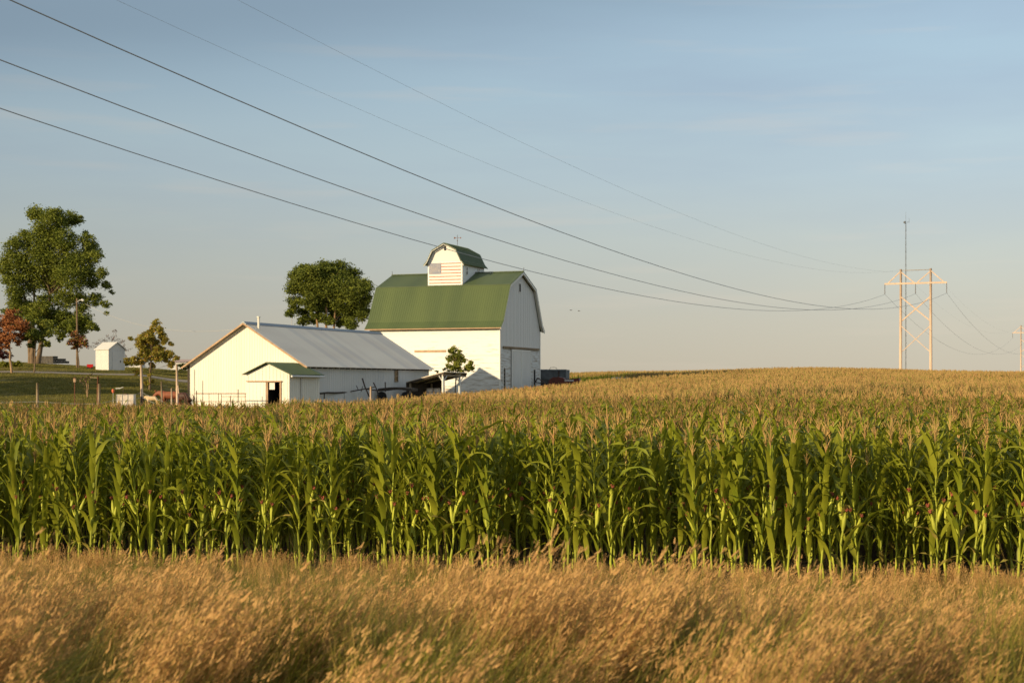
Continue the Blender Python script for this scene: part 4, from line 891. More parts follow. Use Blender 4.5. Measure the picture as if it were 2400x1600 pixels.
for a, c in (((-1.6, -.6, zt - .7), (-2.6, -.3, zt - .1)), ((-1.4, -.5, zt - .8), (-2.9, .2, zt - .5)), ((-2.6, -.3, zt - .1), (-2.9, .2, zt - .5))):
    b = MB(); b.beam(a, c, .09, .09); b.build('linkage', M['iron'], rc)
wr = thing('white_hurdle', (WX(1454, 150), 150, 0), 0, 'short white painted hurdle showing just above the corn, right of the barn', 'hurdle'); zt = W(1454, 884, 150).z
for a, c in ((-.9, -.25), (-.22, .3), (.34, .92)):
    b = MB(); b.box(a, c, -.06, .06, zt - .2, zt); b.build('rail', M['white_pt'], wr)
for x in (-.8, .78):
    b = MB(); b.box(x - .07, x + .07, -.05, .05, gz(wr.location.x, 150) - .2, zt - .2); b.build('leg', M['white_pt'], wr)

# ------------------------------------------------------------------ animals (skinned bodies)
def skin(name, vs, es, rs, m, parent):
    me = bpy.data.meshes.new(name); me.from_pydata(vs, es, []); me.materials.append(m)
    o = bpy.data.objects.new(name, me); COL.objects.link(o); o.parent = parent
    md = o.modifiers.new('skin', 'SKIN'); md.use_smooth_shade = True
    sv = me.skin_vertices[0].data if me.skin_vertices else None
    if sv:
        for i, r_ in enumerate(rs): sv[i].radius = r_ if hasattr(r_, '__len__') else (r_, r_)
        sv[0].use_root = True
    s2 = o.modifiers.new('sub', 'SUBSURF'); s2.levels = 1; s2.render_levels = 2
    return o
def horse(loc, rz, sc, coat, label, cat='horse', graze=True):
    r0 = thing('horse', loc, rz, label, cat, 'horses beside the long shed'); r0.scale = (sc, sc, sc)
    # +x is the head end
    V = [(0, 0, 1.2), (.35, 0, 1.18), (.62, 0, 1.24), (-.4, 0, 1.2), (-.68, 0, 1.22)]
    Rr = [(.27, .30), (.26, .29), (.20, .26), (.26, .28), (.22, .24)]
    E = [(0, 1), (1, 2), (0, 3), (3, 4)]
    hd = [(.88, 0, 1.38), (1.1, 0, 1.30), (1.28, 0, 1.12), (1.36, 0, .95), (1.42, 0, .80)] if graze else [(.86, 0, 1.5), (1.05, 0, 1.75), (1.15, 0, 1.85), (1.33, 0, 1.72), (1.48, 0, 1.60)]
    hr = [(.13, .18), (.09, .14), (.085, .12), (.07, .085), (.055, .06)]
    p = 2
    for a, r_ in zip(hd, hr): V.append(a); Rr.append(r_); E.append((p, len(V) - 1)); p = len(V) - 1
    for sx, y0 in ((.55, .13), (.55, -.13)):
        for a, r_ in zip([(sx, y0, .95), (sx + .02, y0, .6), (sx, y0, .52), (sx, y0, .18), (sx + .03, y0, .04)], [.12, .065, .06, .045, .06]): V.append(a); Rr.append((r_, r_)); 
        k = len(V) - 5; E.append((2, k)); E += [(k + i, k + i + 1) for i in range(4)]
    for y0 in (.13, -.13):
        for a, r_ in zip([(-.62, y0, .92), (-.52, y0, .72), (-.74, y0, .50), (-.72, y0, .2), (-.68, y0, .04)], [.16, .09, .06, .045, .06]): V.append(a); Rr.append((r_, r_))
        k = len(V) - 5; E.append((4, k)); E += [(k + i, k + i + 1) for i in range(4)]
    skin('body', V, E, Rr, coat, r0)
    b = MB(); b.tube([(-.88, 0, 1.32), (-1.0, 0, 1.1), (-1.0, 0, .7), (-.97, 0, .5)], [.04, .07, .06, .02], 6); b.build('tail', M['horse_d'], r0, True)
    h1, h2 = Vector(hd[1]), Vector(hd[0]); b = MB()
    b.hexa([Vector((.62, -.02, 1.42)), Vector((.62, .02, 1.42)), h1 + Vector((0, .02, .1)), h1 + Vector((0, -.02, .1)), Vector((.6, -.01, 1.53)), Vector((.6, .01, 1.53)), h1 + Vector((.02, .01, .18)), h1 + Vector((.02, -.01, .18))]); b.build('mane', M['horse_d'], r0)
    for s_ in (-.06, .06):
        e = Vector(hd[1]) + Vector((.06, s_, .12)); b = MB(); b.tube([e, e + Vector((.02, s_ * .2, .07)), e + Vector((.04, s_ * .3, .15))], [.035, .03, .004], 6); b.build('ear', coat, r0, True)
    return r0
hx, hy = WX(402, 102), 102
horse((hx, hy, W(400, 917, 102).z - 1.46), R(172), 1.0, M['horse_r'], 'chestnut red horse grazing left of the long shed corner, head down')
hx, hy = WX(428, 104.5), 104.5
horse((hx, hy, W(428, 920, 104.5).z - 1.38), R(160), .95, M['horse_d'], 'dark brown horse standing behind the chestnut horse')
gx, gy = WX(358, 96), 96
gr = horse((gx, gy, W(358, 929, 96).z - .78), R(170), .55, M['cream'], 'small cream coloured goat in front of the chestnut horse', 'goat'); gr.name = 'goat'; del gr['group']

# ------------------------------------------------------------------ power line
LD = Vector((.392, .920, 0)).normalized(); LP = Vector((LD.y, -LD.x, 0))
S1 = Vector((80.7, 290, 0)); S2 = Vector((202, 567, 0)); S0 = Vector((80.7 - 118, 290 - 277, 0)); S3 = S2 + (S2 - S1) 
tops = [24.1, 25.9, 25.9, 24.0]
def hframe(P, ztop, label, first=None):
    gr_ = gz(P.x, P.y); o = thing('h_frame_pylon', (P.x, P.y, ztop), math.atan2(LP.y, LP.x), label, 'utility pole', 'wooden H-frame power poles')
    hb = gr_ - ztop - 1
    for s_ in (-1, 1):
        b = MB(); b.tube([(s_ * 2.95, 0, hb), (s_ * 2.92, 0, hb * .5), (s_ * 2.9, 0, 0)], [.31, .27, .225], 10); b.build('pole', M['wood_pole'], o, True)
    b = MB(); b.box(-6.05, 6.05, -.36, -.20, -3.05, -2.72); b.build('crossarm', M['wood_pole'], o)
    b = MB(); b.beam((-2.9, 0, -.25), (2.9, 0, -.25), .10, .10); b.build('top_tie', M['wood_old'], o)
    for a, c in (((-5.4, -2.75), (-3.0, -.5)), ((5.4, -2.75), (3.0, -.5)), ((-.3, -2.75), (-2.8, -.6)), ((.3, -2.75), (2.8, -.6))):
        b = MB(); b.beam((a[0], -.1, a[1]), (c[0], -.1, c[1]), .17, .19); b.build('knee_brace', M['wood_pole'], o)
    for z0, z1, w_ in ((-5.6, -10.4, .25), (-11.4, -16.6, .15)):
        for s_ in (-1, 1):
            b = MB(); b.beam((-2.8 * s_, -.12 * s_, z0), (2.8 * s_, -.12 * s_, z1), w_, w_ * .9); b.build('x_brace', M['wood_pole'], o)
    for x in (-6.0, 0, 6.0):
        b = MB(); pts = [(x, -.28, -3.05 - k * .1) for k in range(20)]; b.tube(pts, [.09 if k % 2 else .045 for k in range(20)], 8); b.build('insulator', M['insul'], o)
    return o
hframe(S0, tops[0], 'wooden H-frame power pole beside the road near the viewer')
hframe(S1, tops[1], 'large wooden H-frame power pole rising behind the crest of the cornfield')
hframe(S2, tops[2] + .0, 'farther smaller wooden H-frame power pole at the right edge')
def span(P, Q, za, zb_, lat, sag, n=40):
    a = P + LP * lat * (.88 if P is S0 else 1); a.z = za; c = Q + LP * lat; c.z = zb_; return curve_pts(a, c, n, -sag)
cond_lab = ['left lower conductor of the power line sweeping across the sky', 'middle lower conductor of the power line sweeping across the sky', 'right lower conductor of the power line sweeping across the sky']
for lat, lb in zip((-6, 0, 6), cond_lab):
    b = MB()
    for P, Q, i in ((S0, S1, 0), (S1, S2, 1)):
        b.tube(span(P, Q, tops[i] - 4.95, tops[i + 1] - 4.95, lat, 8.3 if i == 0 else 9), .026 if i == 0 else .02, 5)
    tag(b.build('power_cable', M['wire']), lb, 'power cable', 'conductors of the power line')
for lat, lb in ((-2.9, 'left thin upper shield wire of the power line'), (2.9, 'right thin upper shield wire of the power line')):
    b = MB()
    for P, Q, i in ((S0, S1, 0), (S1, S2, 1)): b.tube(span(P, Q, tops[i] - .1, tops[i + 1] - .1, lat, 6.9 if i == 0 else 7), .0065, 4)
    tag(b.build('shield_wire', M['wire']), lb, 'wire', 'shield wires of the power line')
# radio mast
RM = 620; rmx = WX(2123, RM); mast = thing('radio_mast', (rmx, RM, 0), 0, 'very tall thin grey radio mast behind the large H-frame pole', 'mast')
zt = W(2122, 521, RM).z
for k in range(3):
    a = k * 2.094; b = MB(); b.tube([(.22 * math.cos(a), .22 * math.sin(a), -4), (.22 * math.cos(a), .22 * math.sin(a), zt)], .05, 5); b.build('mast_leg', M['grey_paint'], mast)
b = MB(); z = 0; k = 0
while z < zt - 1:
    a, c = k * 2.094, (k + 1) * 2.094; b.beam((.22 * math.cos(a), .22 * math.sin(a), z), (.22 * math.cos(c), .22 * math.sin(c), z + 1.0), .05, .05); z += 1; k += 1
b.build('lattice', M['grey_paint'], mast, kind='stuff')
b = MB(); b.tube([(0, 0, zt), (0, 0, zt + .3), (0, 0, zt + 4.4)], [.12, .06, .03], 6); b.build('whip_antenna', M['grey_paint'], mast)
b = MB(); b.tube([(-.55, 0, zt + .1), (-.4, -.5, zt - .5)], [.55, .25], 10); b.beam((.3, 0, zt), (1.4, 0, zt + .1), .14, .14); b.beam((1.4, 0, zt - .1), (1.4, 0, zt + 1.8), .08, .08); b.build('dish', M['grey_paint'], mast)
# birds
for px, py, lb in ((1338, 727, 'tiny dark bird in the sky, the higher left one of two'), (1357, 729, 'tiny dark bird in the sky, the lower right one of two')):
    p = W(px, py, 140); o = thing('bird', p, .4, lb, 'bird', 'birds right of the barn'); b = MB(); b.tube([(-.1, 0, 0), (0, 0, .01), (.1, 0, 0), (.16, 0, 0)], [.01, .03, .02, .004], 6); b.build('body', M['iron'], o)
    for s_ in (-1, 1):
        b = MB(); b.poly([(-.04, 0, .01), (.05, 0, .01), (.02, s_ * .1, .07), (-.06, s_ * .2, .03)]); b.poly([(-.06, s_ * .2, .022), (.02, s_ * .1, .062), (.05, 0, .002), (-.04, 0, .002)]); b.build('wing', M['iron'], o)


# ------------------------------------------------------------------ corn
CM = [M['leaf'], M['stalk'], M['husk'], M['silk'], M['tassel'], M['midrib']]
def corn_leaf(L_, wd, a0, a1, tw, seg=8, cross=2, wav=.012, mi=0, rib=5):
    b = MB(); x = z = 0; pts = []
    for i in range(seg + 1):
        s_ = i / seg; ang = a0 + (a1 - a0) * (s_ ** 1.6)
        ww = wd * min(1, .55 + 1.6 * s_) * (1 - max(0, (s_ - .25) / .75) ** 1.25) * .5 + (.001)
        pts.append((x, z, ang, ww, tw * s_ * s_, s_)); x += math.cos(ang) * L_ / seg; z += math.sin(ang) * L_ / seg
    yd = 0
    for i, (x, z, ang, ww, t, s_) in enumerate(pts):
        nx, nz = -math.sin(ang), math.cos(ang); up = .28 * ww
        wv = wav * math.sin(s_ * 17 + tw * 9)
        yc = .06 * L_ * math.sin(tw * 3) * s_ * s_
        row = []
        for k in ([-1, 0, 1] if cross == 2 else [-1, 1]):
            ly = k * ww * math.cos(t); lz = abs(k) * up + k * ww * math.sin(t) + k * wv
            row.append((x + nx * lz, yc + ly, z + nz * lz))
        b.v += row
    c = cross + 1
    for i in range(seg):
        for k in range(cross):
            a = i * c + k; b.f.append((a, a + 1, a + c + 1, a + c)); b.m.append(mi)
    return b
def tassel_mb(n=7, rad=.0062, l=.19, sides=3):
    b = MB(); h = .34; b.tube([(0, 0, -.1), (0, 0, .1), (0, 0, h)], [rad * .8, rad * 1.2, rad * .5], sides)
    for k in range(n):
        a = k * 2.4 + random.random(); z0 = .0 + .12 * k / n; t = random.uniform(.10, .38); ll = l * random.uniform(.7, 1.15)
        d = Vector((math.cos(a) * math.sin(t), math.sin(a) * math.sin(t), math.cos(t)))
        p1 = Vector((0, 0, z0)) + d * ll * .5; p2 = p1 + (d + Vector((math.cos(a) * .25, math.sin(a) * .25, -.12))).normalized() * ll * .5
        b.tube([(0, 0, z0), p1, p2], [rad * .7, rad * 1.25, rad * .5], sides)
    return b
def ear_mb():
    b = MB(); b.tube([(0, 0, 0), (0, 0, .05), (0, 0, .13), (0, 0, .21), (0, 0, .27)], [.014, .026, .029, .021, .010], 7)
    b.poly([(.02, .012, .18), (.045, 0, .31), (.03, -.01, .18)]); b.poly([(-.02, .012, .2), (-.035, 0, .33), (-.028, -.01, .2)])
    return b
def silk_mb():
    b = MB(); b.tube([(0, 0, 0), (.008, 0, .03), (.02, .005, .06)], [.012, .022, .012], 6)
    for k in range(5): a = k * 1.26; b.tube([(0, 0, .02), (.02 * math.cos(a), .02 * math.sin(a), .07), (.045 * math.cos(a), .045 * math.sin(a), .045)], [.005, .005, .002], 3)
    return b
LEAFS = {'low': [], 'mid': [], 'top': []}
for k in range(7):
    q = (k - 3) / 3
    LEAFS['low'].append(corn_leaf(.50 + .06 * q, .066, R(50 + 12 * q), R(-60 + 30 * q), .7 * q))
    LEAFS['mid'].append(corn_leaf(.86 + .08 * q, .094, R(70 + 9 * q), R(-40 - 35 * q), 1.3 * q))
    LEAFS['mid'].append(corn_leaf(.80 - .06 * q, .090, R(74 + 6 * q), R(22 + 30 * q), 1.2 * q + .3))
    LEAFS['top'].append(corn_leaf(.44 + .05 * q, .066, R(70 + 6 * q), R(20 + 30 * q), .8 * q))
LMESH = {k: [b.mesh('leaf', [M['leaf']], True) for b in v] for k, v in LEAFS.items()}
DMESH = [b.mesh('leaf', [M['leaf_dry']], True) for b in LEAFS['low']]
TAS = [tassel_mb() for _ in range(5)]; TMESH = [b.mesh('tassel', [M['tassel']]) for b in TAS]
EAR = ear_mb(); EMESH = EAR.mesh('ear', [M['husk']], True); SILK = silk_mb(); SMESH = SILK.mesh('silk', [M['silk']])
def stalk_mb(h, seg=12, n=7):
    b = MB(); pts = []; rad = []
    for i in range(seg + 1):
        t = i / seg; pts.append((.012 * math.sin(i * 2.1), .012 * math.cos(i * 1.7), -.1 + (h + .1) * t)); rad.append((.0175 - .0115 * t) * (1.0 if i % 2 else 1.22))
    b.tube(pts, rad, n); return b
def plant_spec(seed):
    r = random.Random(seed); h = 2.04 + r.uniform(-.12, .1); sp = {'h': h, 'leaves': [], 'ears': []}
    base = r.uniform(-.2, .2); z = .20 + r.uniform(0, .08); k = 0
    while z < h - .12:
        t = z / h; kind = 'low' if t < .15 else ('mid' if t < .84 else 'top')
        if not (t < .15 and r.random() < .3):
            az = base + (math.pi if k % 2 else 0) + r.uniform(-.55, .55)
            sp['leaves'].append((z, az, kind, r.randrange(len(LEAFS[kind])), r.uniform(.85, 1.12) * (1 if t < .7 else 1.05 - .2 * (t - .7))))
        z += r.uniform(.115, .155) if t < .8 else r.uniform(.09, .12); k += 1
    for q in range(r.choice([1, 1, 1, 2])):
        sp['ears'].append((r.uniform(.84, 1.05) - .2 * q, base + r.uniform(-.7, .7) + math.pi * q, r.uniform(.08, .42)))
    sp['stalk'] = stalk_mb(h); sp['tas'] = r.randrange(5); return sp
NS = 16
SPECS = [plant_spec(100 + k) for k in range(NS)]
def ear_T(e): return Matrix.Translation((.012 * math.cos(e[1]), .012 * math.sin(e[1]), e[0])) @ Matrix.Rotation(e[1], 4, 'Z') @ Matrix.Rotation(e[2], 4, 'Y')
def make_plant(sp):
    root = thing('corn_plant', (0, 0, 0), 0, 'tall green corn plant with tan tassel in the near rows beside the grass', 'corn plant', 'corn plants in the near rows')
    o = bpy.data.objects.new('stalk', sp['smesh']); COL.objects.link(o); o.parent = root
    for z, az, kd, i, s_ in sp['leaves']:
        o = bpy.data.objects.new('leaf', DMESH[i % len(DMESH)] if (kd == 'low' and (i + int(z * 100)) % 2) or (kd == 'mid' and z < 1.0 and int(z * 1000) % 11 == 0) else LMESH[kd][i]); COL.objects.link(o); o.parent = root; o.location = (0, 0, z); o.rotation_euler = (0, 0, az); o.scale = (s_, s_, s_)
    for e in sp['ears']:
        o = bpy.data.objects.new('ear', EMESH); COL.objects.link(o); o.parent = root; o.matrix_local = ear_T(e)
        q = bpy.data.objects.new('silk', SMESH); COL.objects.link(q); q.parent = o; q.location = (0, 0, .26)
    o = bpy.data.objects.new('tassel', TMESH[sp['tas']]); COL.objects.link(o); o.parent = root; o.location = (0, 0, sp['h'])
    return root
for sp in SPECS: sp['smesh'] = sp['stalk'].mesh('stalk', [M['stalk']], True)
def remat(b, i): c = MB(); c.v = b.v; c.f = b.f; c.m = [i] * len(b.f); return c
def joined(sp):
    b = MB(); b.add(remat(sp['stalk'], 1))
    for z, az, kd, i, s_ in sp['leaves']: b.add(LEAFS[kd][i], Matrix.Translation((0, 0, z)) @ Matrix.Rotation(az, 4, 'Z') @ Matrix.Scale(s_, 4))
    for e in sp['ears']: b.add(remat(EAR, 2), ear_T(e)); b.add(remat(SILK, 3), ear_T(e) @ Matrix.Translation((0, 0, .26)))
    b.add(remat(TAS[sp['tas']], 4), Matrix.Translation((0, 0, sp['h']))); return b
def scatter(name, meshes, pts, rots, scl, idx, label, cat):
    coll = bpy.data.collections.new(name + '_source')
    for i, me in enumerate(meshes):
        o = bpy.data.objects.new('%s_variant_%02d' % (name, i), me); coll.objects.link(o)
    me = bpy.data.meshes.new(name); me.vertices.add(len(pts)); me.vertices.foreach_set('co', np.asarray(pts, np.float32).ravel())
    a = me.attributes.new('rot', 'FLOAT_VECTOR', 'POINT'); a.data.foreach_set('vector', np.asarray(rots, np.float32).ravel())
    a = me.attributes.new('scl', 'FLOAT', 'POINT'); a.data.foreach_set('value', np.asarray(scl, np.float32))
    a = me.attributes.new('vi', 'INT', 'POINT'); a.data.foreach_set('value', np.asarray(idx, np.int32))
    o = bpy.data.objects.new(name, me); COL.objects.link(o)
    g = bpy.data.node_groups.new(name, 'GeometryNodeTree'); g.interface.new_socket('Geometry', in_out='INPUT', socket_type='NodeSocketGeometry'); g.interface.new_socket('Geometry', in_out='OUTPUT', socket_type='NodeSocketGeometry')
    n = g.nodes; l = g.links; gi = n.new('NodeGroupInput'); go = n.new('NodeGroupOutput')
    ip = n.new('GeometryNodeInstanceOnPoints'); ci = n.new('GeometryNodeCollectionInfo'); ci.inputs[0].default_value = coll; ci.inputs['Separate Children'].default_value = True; ci.inputs['Reset Children'].default_value = True
    def na(nm, ty): q = n.new('GeometryNodeInputNamedAttribute'); q.data_type = ty; q.inputs[0].default_value = nm; return q.outputs[0]
    er = n.new('FunctionNodeEulerToRotation'); l.new(na('rot', 'FLOAT_VECTOR'), er.inputs[0])
    l.new(gi.outputs[0], ip.inputs['Points']); l.new(ci.outputs[0], ip.inputs['Instance']); ip.inputs['Pick Instance'].default_value = True
    l.new(na('vi', 'INT'), ip.inputs['Instance Index']); l.new(er.outputs[0], ip.inputs['Rotation']); l.new(na('scl', 'FLOAT'), ip.inputs['Scale']); l.new(ip.outputs[0], go.inputs[0])
    md = o.modifiers.new('scatter', 'NODES'); md.node_group = g
    tag(o, label, cat, kind='stuff'); return o
# rows of plants
ROW = .76; pts = []
NEAR = 44.0
nr = int(30 / ROW)
for r_ in range(nr):
    bb = r_ * ROW; x_lim = .353 * (FRONT[1] + bb) * 1.15 + 5
    a = -x_lim * 1.1 + rng.uniform(0, .2)
    while a < x_lim * 1.1:
        p = FRONT + RU * a + RV * (bb + rng.normal(0, .025))
        if p[1] < NEAR and abs(p[0]) < .353 * p[1] * 1.14 + 4 and rng.random() > .05 and not (r_ == 0 and vnoise(a * .9, a * 0 + 3.3, 5) < .22): pts.append((p[0], p[1], r_))
        a += .185 + rng.normal(0, .03)
pts = np.array(pts)
vis = [i for i, (x, y, r_) in enumerate(pts) if abs(x) < .353 * y + .25]
vis.sort(key=lambda i: (pts[i][2], abs(pts[i][0])))
own = set(vis[:300]); protos = {}
prng = random.Random(5)
zg = gz_arr(pts[:, 0], pts[:, 1])
def tilt():
    q = .17 if prng.random() < .06 else .055
    return (prng.gauss(0, q), prng.gauss(0, q))
for i in sorted(own):
    k = prng.randrange(NS)
    if k not in protos: protos[k] = make_plant(SPECS[k]); o = protos[k]
    else: o = copy_tree(protos[k])
    tx, ty = tilt(); sc = prng.triangular(.84, 1.08, 1.0)
    o.location = (pts[i][0], pts[i][1], zg[i]); o.rotation_euler = (tx, ty, prng.uniform(0, 2 * math.pi)); o.scale = (sc, sc, sc)
rest = [i for i in range(len(pts)) if i not in own]
rp = np.stack([pts[rest, 0], pts[rest, 1], zg[rest]], 1); n = len(rest)
rot = np.stack([rng.normal(0, .035, n), rng.normal(0, .035, n), rng.uniform(0, 6.283, n)], 1)
vm = [joined(sp).mesh('corn_mass_%d' % k, CM, True) for k, sp in enumerate(SPECS)]
# far patches
def low_plant(b, x, y, r, bare=False):
    h = 2.02 + r.uniform(-.14, .14); az0 = r.uniform(-.6, .6) + (math.pi / 2 if r.random() < .5 else 0)
    T0 = Matrix.Translation((x, y, 0)) @ Matrix.Rotation(r.gauss(0, .04), 4, 'X') @ Matrix.Rotation(r.gauss(0, .04), 4, 'Y')
    st = MB(); st.tube([(0, 0, .3), (0, 0, h)], [.016, .007], 3, cap=False); b.add(remat(st, 1), T0)
    z = .7; k = 0
    while z < h - .1:
        top = z > h * .82; lf = corn_leaf((.46 if top else .72) * r.uniform(.85, 1.1), .075 if top else .10, R(r.uniform(64, 82)), R(r.uniform(10, 60) if top else r.uniform(-60, 20)), 0, seg=3, cross=1)
        b.add(remat(lf, 0), T0 @ Matrix.Translation((0, 0, z)) @ Matrix.Rotation(az0 + (k % 2) * math.pi + r.uniform(-.5, .5), 4, 'Z')); z += .22 if not top else .13; k += 1
    ts = MB(); rr = .0115; ts.tube([(0, 0, h - .02), (0, 0, h + .34)], [rr, rr * .5], 3, cap=False)
    for q in range(3 if bare else 7):
        a = q * 2.4 + r.random(); t = r.uniform(.1, .42); ll = .23; d = Vector((math.cos(a) * math.sin(t), math.sin(a) * math.sin(t), math.cos(t))); ts.tube([(0, 0, h + .02 * q), Vector((0, 0, h + .02 * q)) + d * ll], [rr, rr * .6], 3, cap=False)
    b.add(remat(ts, 2), T0)
PM = []
for k in range(12):
    r = random.Random(900 + k); b = MB(); x = -1.5
    while x < 1.5: low_plant(b, x, r.gauss(0, .03), r, k >= 8); x += .20 + r.gauss(0, .03)
    PM.append(b.mesh('corn_row_%d' % k, [M['leaf_far'], M['stalk'], M['tassel']]))
fp = []
bb = (NEAR - FRONT[1]) * .98 - 6; bb = math.floor(bb / ROW) * ROW
while bb < 250:
    lim = .353 * (FRONT[1] + bb) * 1.16 + 12
    a = -lim * 1.15 + rng.uniform(0, 3)
    while a < lim * 1.15:
        p = FRONT + RU * a + RV * bb
        if p[1] >= NEAR and p[1] < 252 and abs(p[0]) < .353 * p[1] * 1.12 + 8: fp.append(p)
        a += 3.0
    bb += ROW if bb < 150 else ROW
fp = np.array(fp); ok = in_corn(fp[:, 0], fp[:, 1]) & in_corn(fp[:, 0] - 1.2, fp[:, 1]) & in_corn(fp[:, 0] + 1.2, fp[:, 1])
fp = fp[ok]; fz = gz_arr(fp[:, 0], fp[:, 1]); m = len(fp)
dzx = (gz_arr(fp[:, 0] + 1.4, fp[:, 1] - .24) - gz_arr(fp[:, 0] - 1.4, fp[:, 1] + .24)) / 2.84
frot = np.stack([rng.normal(0, .01, m), -np.arctan(dzx), RA + np.where(rng.random(m) < .5, math.pi, 0)], 1); frot[:, 1] *= np.where(np.abs(frot[:, 2] - RA) > 1, -1, 1)
allp = np.concatenate([rp, np.stack([fp[:, 0], fp[:, 1], fz], 1)]); allr = np.concatenate([rot, frot])
hv = 1 + .06 * (vnoise(fp[:, 0] * .25, fp[:, 1] * .25, 3) - .5)
alls = np.concatenate([rng.uniform(.92, 1.06, n), hv * rng.uniform(.92, 1.06, m)]); alli = np.concatenate([rng.integers(0, NS, n), NS + np.where(vnoise(fp[:, 0] * .11, fp[:, 1] * .16, 8) + rng.normal(0, .12, m) < .52, rng.integers(8, 12, m), rng.integers(0, 8, m))])
scatter('cornfield', vm + PM, allp, allr, alls, alli, 'dense field of tall tasselled green corn spreading back to the rise', 'cornfield')
print('corn near', n, 'patches', m, 'own', len(own))

# ------------------------------------------------------------------ verge grass
def blade(b, x, y, h, w_, lean, az, m, seg=3):
    dx, dy = math.cos(az), math.sin(az); px, py = -dy, dx; prev = None
    for i in range(seg + 1):
        t = i / seg; o_ = lean * h * t * t; ww = w_ * (1 - t * .85) / 2; z = h * t * (1 - .15 * lean * t)
        c = (x + dx * o_, y + dy * o_, z); cur = ((c[0] - px * ww, c[1] - py * ww, c[2]), (c[0] + px * ww, c[1] + py * ww, c[2]))
        if prev: b.quad(prev[0], prev[1], cur[1], cur[0], m)
        prev = cur
    return c
def tuft(kind, seed):
    r = random.Random(seed); b = MB()
    if kind == 'tan':
        for _ in range(11):
            x, y = r.gauss(0, .05), r.gauss(0, .05); h = r.uniform(.52, .90); az = r.uniform(0, 6.28); lean = r.uniform(.02, .16)
            tip = blade(b, x, y, h, .006, lean, az, 0, 4)
            for k in range(16):
                t = r.uniform(.62, 1.03); o_ = lean * h * t * t; c = Vector((x + math.cos(az) * o_, y + math.sin(az) * o_, h * t * (1 - .15 * lean * t)))
                sp = .020 * (1.12 - t) / .4 + .003; d = Vector((r.gauss(0, sp), r.gauss(0, sp), 0)); e = Vector((r.gauss(0, .25), r.gauss(0, .25), 1.0)).normalized() * r.uniform(.022, .045); s_ = Vector((r.gauss(0, 1), r.gauss(0, 1), 0)).normalized() * .0036
                b.quad(c + d - s_, c + d + s_, c + d + e + s_ * .4, c + d + e - s_ * .4, 1)
        for _ in range(8): blade(b, r.gauss(0, .09), r.gauss(0, .09), r.uniform(.25, .5), .008, r.uniform(.2, .8), r.uniform(0, 6.28), r.choice([0, 2]))
    else:
        for _ in range(30): blade(b, r.gauss(0, .08), r.gauss(0, .08), r.uniform(.32, .80), .0095, r.uniform(.15, .9), r.uniform(0, 6.28), r.choice([2, 2, 2, 0]), 4)
    return b.mesh('grass_tuft', [M['g_stem'], M['g_head'], M['g_green']])
TV = [tuft('tan', 50 + k) for k in range(6)] + [tuft('green', 80 + k) for k in range(4)]
NC = 2600
ca = rng.uniform(-14, 14, NC); cdd = -rng.uniform(.3, 15.5, NC); per = 9
cl = np.repeat(np.arange(NC), per)
aa = ca[cl] + rng.normal(0, .11, NC * per); dd = np.minimum(cdd[cl] + rng.normal(0, .15, NC * per), -.3)
nb = 9000; aa = np.concatenate([aa, rng.uniform(-14, 14, nb)]); dd = np.concatenate([dd, -rng.uniform(.3, 15.5, nb)]); cl = np.concatenate([cl, np.full(nb, -1)])
gp_ = FRONT[None, :] + RU[None, :] * aa[:, None] + RV[None, :] * dd[:, None]
cp2 = FRONT[None, :] + RU[None, :] * ca[:, None] + RV[None, :] * cdd[:, None]
keep = (gp_[:, 1] > 4.5) & (np.abs(gp_[:, 0]) < .353 * gp_[:, 1] * 1.1 + 2.0); gp_ = gp_[keep]; dd = dd[keep]; cl = cl[keep]; k = len(gp_)
pn = vnoise(cp2[:, 0] * .45 + cp2[:, 1] * .2, cp2[:, 1] * .8, 11)
greenband = (cdd < -2.0) & (cdd > -8.0) & (vnoise(cp2[:, 0] * .35, cp2[:, 1] * .45, 5) > .45)
ctan = rng.random(NC) < np.clip(.74 + .9 * (vnoise(cp2[:, 0] * 1.3, cp2[:, 1] * 1.1, 31) - .5) + .3 * (pn - .5) - .52 * greenband, .06, .96)
clean = rng.normal(0, .10, NC); cs_ = rng.uniform(.82, 1.15, NC)
is_tan = np.where(cl >= 0, ctan[cl] & (rng.random(k) < .78), rng.random(k) < .05).astype(bool)
gi_ = np.where(is_tan, rng.integers(0, 6, k), 6 + rng.integers(0, 4, k))
leanr = np.interp(-dd, [0, 4, 8, 15], [.02, .25, .60, .68]) + rng.normal(0, .05, k) + np.where(cl >= 0, clean[cl], 0)
yaw = rng.uniform(0, 6.283, k)
grot = np.zeros((k, 3))
for i in range(k):
    e = (Matrix.Rotation(leanr[i], 3, 'Y') @ Matrix.Rotation(rng.normal(0, .05), 3, 'X') @ Matrix.Rotation(yaw[i], 3, 'Z')).to_euler(); grot[i] = e
gs = np.where(cl >= 0, cs_[cl], rng.uniform(.65, .9, k)) * rng.uniform(.88, 1.1, k) * np.where(is_tan, 1, 1.0) * np.interp(-dd, [0, 1.5, 5, 9], [.46, .54, .72, .92])
gzv = gz_arr(gp_[:, 0], gp_[:, 1])
scatter('verge_grass', TV, np.stack([gp_[:, 0], gp_[:, 1], gzv - .02], 1), grot, gs, gi_, 'tall tan seeding grass with green patches along the road verge', 'grass')
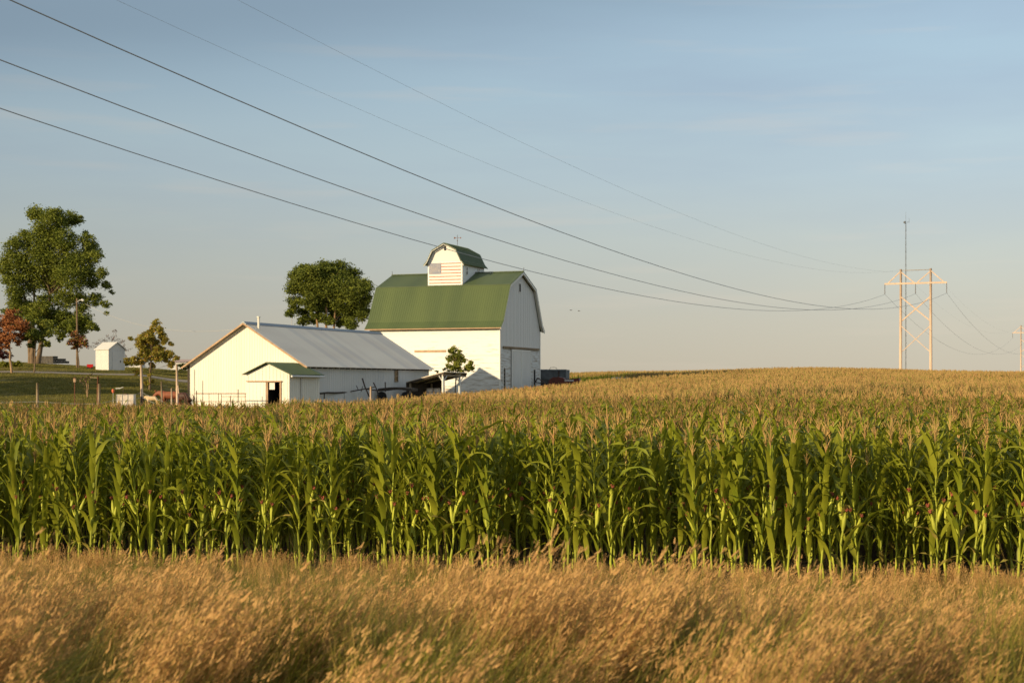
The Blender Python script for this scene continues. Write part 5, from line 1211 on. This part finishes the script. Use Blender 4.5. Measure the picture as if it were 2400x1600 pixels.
# rough weeds where mown lawn meets the field and round the buildings
wx, wy = [], []
for _ in range(5200):
    u = rng.uniform(-120, 1300); y = np.interp(u, YEND_U, YEND) + rng.exponential(3.5) + .3; wx.append((u - CX) / F * y); wy.append(y)
wx = np.array(wx); wy = np.array(wy); k = len(wx)
scatter('lawn_edge_weeds', TV, np.stack([wx, wy, gz_arr(wx, wy)], 1), np.stack([rng.normal(0, .1, k), rng.normal(.1, .1, k), rng.uniform(0, 6.28, k)], 1), rng.uniform(.5, 1.0, k), np.where(rng.random(k) < .3, rng.integers(0, 6, k), 6 + rng.integers(0, 4, k)), 'rough weeds along the far edge of the cornfield by the lawn', 'weeds')
def lawn_patch(seed):
    r = random.Random(seed); b = MB()
    for _ in range(70): blade(b, r.uniform(-.45, .45), r.uniform(-.45, .45), r.uniform(.05, .12), .022, r.uniform(.1, .8), r.uniform(0, 6.28), 0 if r.random() < .6 else 1, 1)
    return b.mesh('lawn_patch', [M['lawn_blade2'], M['lawn_blade']])
LV = [lawn_patch(300 + k) for k in range(5)]
lx, ly = [], []
for _ in range(13000):
    u = rng.uniform(-260, 640); y = math.sqrt(rng.uniform(64 ** 2, 178 ** 2))
    if y > np.interp(u, YEND_U, YEND) + .5 and not (u > 440 and 100 < y < 135): lx.append((u - CX) / F * y); ly.append(y)
lx = np.array(lx); ly = np.array(ly); on_lane = np.abs(ly - (134 + .06 * (lx + 60) + .8 * np.sin(lx * .12))) < 1.9
lx = lx[~on_lane]; ly = ly[~on_lane]; k = len(lx)
scatter('lawn_grass', LV, np.stack([lx, ly, gz_arr(lx, ly)], 1), np.stack([np.zeros(k), np.zeros(k), rng.uniform(0, 6.28, k)], 1), rng.uniform(.8, 1.3, k), rng.integers(0, 5, k), 'mown lawn grass on the slope left of the long shed', 'lawn')
# broad leaved weed
mwp = (WX(208, 14.6), 14.6); mw = thing('milkweed', (mwp[0], mwp[1], gz(*mwp)), 0, 'pale green broad leaved weed standing in the tan grass at lower left', 'weed')
b = MB(); b.tube([(0, 0, 0), (.03, 0, .35), (.02, 0, .74)], [.010, .008, .005], 6); b.build('stem', M['milk'], mw)
for i in range(16):
    z = .14 + .04 * i; a = (i // 2) * 1.3 + (i % 2) * math.pi + random.uniform(-.3, .3); lf = corn_leaf(.17 - .003 * i, .055, R(48), R(10 if i < 13 else 50), .2, seg=5, wav=.002)
    o = lf.build('leaf', M['milk'], mw, True); o.location = (.025, 0, z); o.rotation_euler = (0, 0, a)
